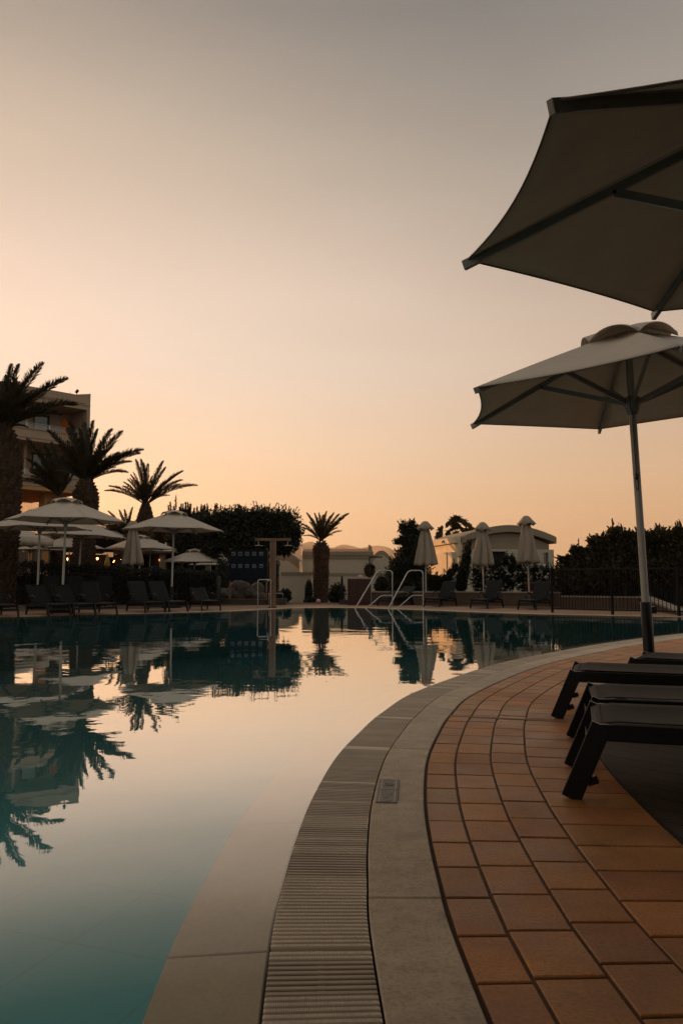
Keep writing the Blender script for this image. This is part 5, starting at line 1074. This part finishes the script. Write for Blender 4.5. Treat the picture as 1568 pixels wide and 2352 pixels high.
for row, yy in enumerate((1272, 1300)):
    for xx in (537, 552.4, 568, 584.5, 600.5):
        c = at(xx - .5, yy + (1334 * 0), d) - Vector(o.location); s = .082; mb = MB(); mb.box2((c.x - s, -.028, c.z - s), (c.x + s, -.0203, c.z + s)); pn = mb.build('pictogram_panel', M['icon'], o); mb = MB()
        for q in picto[k]:
            P3 = lambda u, v_: Vector((c.x - s + 2 * s * u, -.031, c.z - s + 2 * s * v_))
            if q[0] == 'b': mb.tube([P3(*q[1]), P3(*q[2])], .014, 6)
            else: mb.tube([P3(q[1], q[2]) + Vector((math.cos(t_) * q[3] * 2 * s, 0, math.sin(t_) * q[3] * 2 * s)) for t_ in np.linspace(0, 2 * math.pi, 13)], .010, 6)
        mb.build('pictogram', M['sign'], pn); k += 1

# ------------------------------------------------------------------ pool handrails
for i, (xp, xf, lab) in enumerate(((901, 814, 'left of the two tall stainless pool handrails, leaning down into the water'), (971.5, 889, 'right of the two tall stainless pool handrails, next to the closed parasol'))):
    d = 28.0; P0 = at(xp, 1396, d).x; Xf = at(xf, 1396, d).x; o = empty('pool_handrail', (P0, d, 0), 0, lab, 'handrail', 'stainless pool handrails')
    zt = 1.37; o.location.z = 0; mb = MB(); mb.tube(bent([(0, 0, -.01), (0, 0, zt), (-.52, -.0, zt), (Xf - P0, -.35, -.02), (Xf - P0 - .08, -.37, -.35)], .14), .026, 10); mb.build('upper_tube', M['steel'], o)
    mb = MB(); mb.tube(bent([(0, 0, .47), (-.40, -.0, .47), (-1.0, -.22, -.03), (-1.06, -.24, -.3)], .09), .019, 8); mb.build('lower_tube', M['steel'], o); mb = MB(); mb.lathe([(.09, 0), (.09, .02), (.03, .03)], (0, 0, 0), 16); mb.build('foot_flange', M['steel'], o)

# ------------------------------------------------------------------ tile with NO DIVING on the coping
def depth_tile():
    near = [gnd(1375 * .6272, 2944 * .6272), gnd(1454 * .6272, 2946 * .6272)]; far_ = [gnd(1391.7 * .6272, 2859 * .6272), gnd(1460.6 * .6272, 2860 * .6272)]
    c = (near[0] + near[1] + far_[0] + far_[1]) / 4; ang = math.atan2(((far_[0] + far_[1]) / 2 - (near[0] + near[1]) / 2).x, ((far_[0] + far_[1]) / 2 - (near[0] + near[1]) / 2).y); L_ = ((far_[0] + far_[1]) / 2 - (near[0] + near[1]) / 2).length; W = (near[1] - near[0]).length * math.cos(ang)
    root = empty('warning_tile', (c.x, c.y, .0035), -ang, 'small grey warning tile reading NO DIVING set on the pale pool coping', 'sign')
    for i, (y0, y1) in enumerate(((-L_ / 2, .001), (.003, L_ / 2))):
        mb = MB(); mb.box2((-W / 2, y0, 0), (W / 2, y1 - .001, .005)); tl = mb.build('tile', M['plate'], root, .0015); mb = MB()
        b = .012
        for lo, hi in (((-W / 2 + b, y0 + b), (-W / 2 + b + .004, y1 - b)), ((W / 2 - b - .004, y0 + b), (W / 2 - b, y1 - b)), ((-W / 2 + b + .004, y1 - b - .004), (W / 2 - b - .004, y1 - b))): mb.box2((*lo, .0052), (*hi, .0062))
        mb.build('border_line', M['plate_hi'], tl)
        yc = (y0 + y1) / 2
        if i == 0: t = text('NO DIVING', .030, M['plate_hi']); t.parent = tl; t.location = (0, yc - .001, .0056); t.rotation_euler = (0, 0, R(90)); t.scale = (.93 * (y1 - y0) / .175, W * .62 / .026, 1)
        else:                               # worn pictogram of a diver crossed out
            mb = MB(); mb.tube([(math.cos(t_) * W * .26, yc + math.sin(t_) * W * .26, .0056) for t_ in np.linspace(0, 2 * math.pi, 25)], .0022, 6); mb.tube([(-W * .18, yc - W * .18, .0056), (W * .18, yc + W * .18, .0056)], .0022, 6); mb.tube([(-W * .12, yc + W * .06, .0056), (W * .02, yc - W * .02, .0056), (W * .14, yc - W * .05, .0056)], .003, 6); mb.build('pictogram', M['plate_hi'], tl)
M['plate'] = mat('worn_grey_tile', (.10, .092, .078), .5, .4, 30, .0006, 120); M['plate_hi'] = mat('worn_raised_lines', (.42, .38, .31), .5, .2, 30)
depth_tile()
# capitals on the strut that points at the camera
ks = sorted([c for c in pa.children if c.name.split('.')[0] == 'strut'], key=lambda c: c.name)
t = text('PALMECO', .034, M['rope'], 'strut_label', .0003); t.parent = ks[0]
dk = hexdir(0); z0v = Vector((dk.x * .06, dk.y * .06, PH - .07)); top = dk * .07 + Vector((0, 0, PH + .625)); end = dk * (PR + .012) + Vector((0, 0, PH - .035)); jn = top.lerp(end, .5) - Vector((0, 0, .02)); dr = (jn - z0v).normalized(); sd_ = dr.cross(Vector((0, 0, 1))).normalized(); upd = sd_.cross(dr)
mm = Matrix((dr * -1, upd, (dr * -1).cross(upd))).transposed().to_4x4(); t.matrix_local = Matrix.Translation(z0v.lerp(jn, .30) + mm.to_3x3().col[2] * .0125) @ mm

# ------------------------------------------------------------------ person behind the hedge
def person():
    d = 35.5; p = at(98, 1300, d); root = empty('person', (p.x, d, 0), R(-60), 'person with dark hair in a white top standing behind the dark hedge at the left', 'person'); s = 1.13
    J = {'pel': (0, 0, .95), 'ch': (0, 0, 1.28), 'nk': (0, 0, 1.47), 'hd': (0, .02, 1.58), 'ht': (0, .02, 1.68), 'ls': (-.18, 0, 1.41), 'rs': (.18, 0, 1.41), 'le': (-.24, .03, 1.13), 're': (.24, .03, 1.13), 'lw': (-.2, .2, 1.0), 'rw': (.2, .2, 1.0), 'lh': (-.19, .28, 1.0), 'rh': (.19, .28, 1.0), 'lk': (-.1, .02, .5), 'rk': (.1, .02, .5), 'la': (-.1, 0, .08), 'ra': (.1, 0, .08), 'lt': (-.11, .14, .03), 'rt': (.11, .14, .03), 'lp': (-.1, 0, .9), 'rp': (.1, 0, .9)}
    rad = {'pel': .15, 'ch': .15, 'nk': .055, 'hd': .085, 'ht': .07, 'ls': .06, 'rs': .06, 'le': .042, 're': .042, 'lw': .028, 'rw': .028, 'lh': .03, 'rh': .03, 'lk': .06, 'rk': .06, 'la': .04, 'ra': .04, 'lt': .035, 'rt': .035, 'lp': .09, 'rp': .09}
    E_ = [('pel', 'ch'), ('ch', 'nk'), ('nk', 'hd'), ('hd', 'ht'), ('ch', 'ls'), ('ch', 'rs'), ('ls', 'le'), ('le', 'lw'), ('lw', 'lh'), ('rs', 're'), ('re', 'rw'), ('rw', 'rh'), ('pel', 'lp'), ('lp', 'lk'), ('lk', 'la'), ('la', 'lt'), ('pel', 'rp'), ('rp', 'rk'), ('rk', 'ra'), ('ra', 'rt')]
    def skinned(name, keys, edges, k, mt, parent):
        ks_ = list(keys); me = bpy.data.meshes.new(name); me.from_pydata([Vector(J[q]) * s for q in ks_], [(ks_.index(a), ks_.index(b)) for a, b in edges], []); ob = bpy.data.objects.new(name, me); C.objects.link(ob); ob.parent = parent
        sk = ob.modifiers.new('skin', 'SKIN'); ob.modifiers.new('sub', 'SUBSURF').levels = 2; ob.modifiers['sub'].render_levels = 2
        for i, q in enumerate(ks_): me.skin_vertices[0].data[i].radius = (rad[q] * k * s,) * 2; me.skin_vertices[0].data[i].use_root = (i == 0)
        me.materials.append(mt); return ob
    body = skinned('body', J.keys(), E_, 1.0, M['skin'], root)
    tk = ['pel', 'ch', 'nk', 'ls', 'rs', 'le', 're']; skinned('shirt', tk, [e for e in E_ if e[0] in tk and e[1] in tk], 1.14, M['shirt'], body)
    lk = ['pel', 'lp', 'rp', 'lk', 'rk', 'la', 'ra']; skinned('trousers', lk, [e for e in E_ if e[0] in lk and e[1] in lk], 1.2, M['hair'], body)
    mb = MB(); mb.lathe([(.02, .13), (.08, .11), (.115, .04), (.115, -.03), (.095, -.09), (.06, -.12)], (0, -.01 * s, 1.64 * s), 18); mb.build('hair', M['hair'], body)
person()

# ------------------------------------------------------------------ evening haze
hz = MB(); hz.box2((-4300, -80, -3), (4300, 5600, 455)); ho = hz.build('haze', []); ho['kind'] = 'stuff'
hm = bpy.data.materials.new('evening_haze'); hm.use_nodes = True; t = hm.node_tree; t.nodes.clear(); vo = t.nodes.new('ShaderNodeVolumePrincipled'); vo.inputs['Color'].default_value = (1, .84, .66, 1); vo.inputs['Density'].default_value = .00011; vo.inputs['Anisotropy'].default_value = .55
oo = t.nodes.new('ShaderNodeOutputMaterial'); t.links.new(vo.outputs[0], oo.inputs['Volume']); ho.data.materials.append(hm)
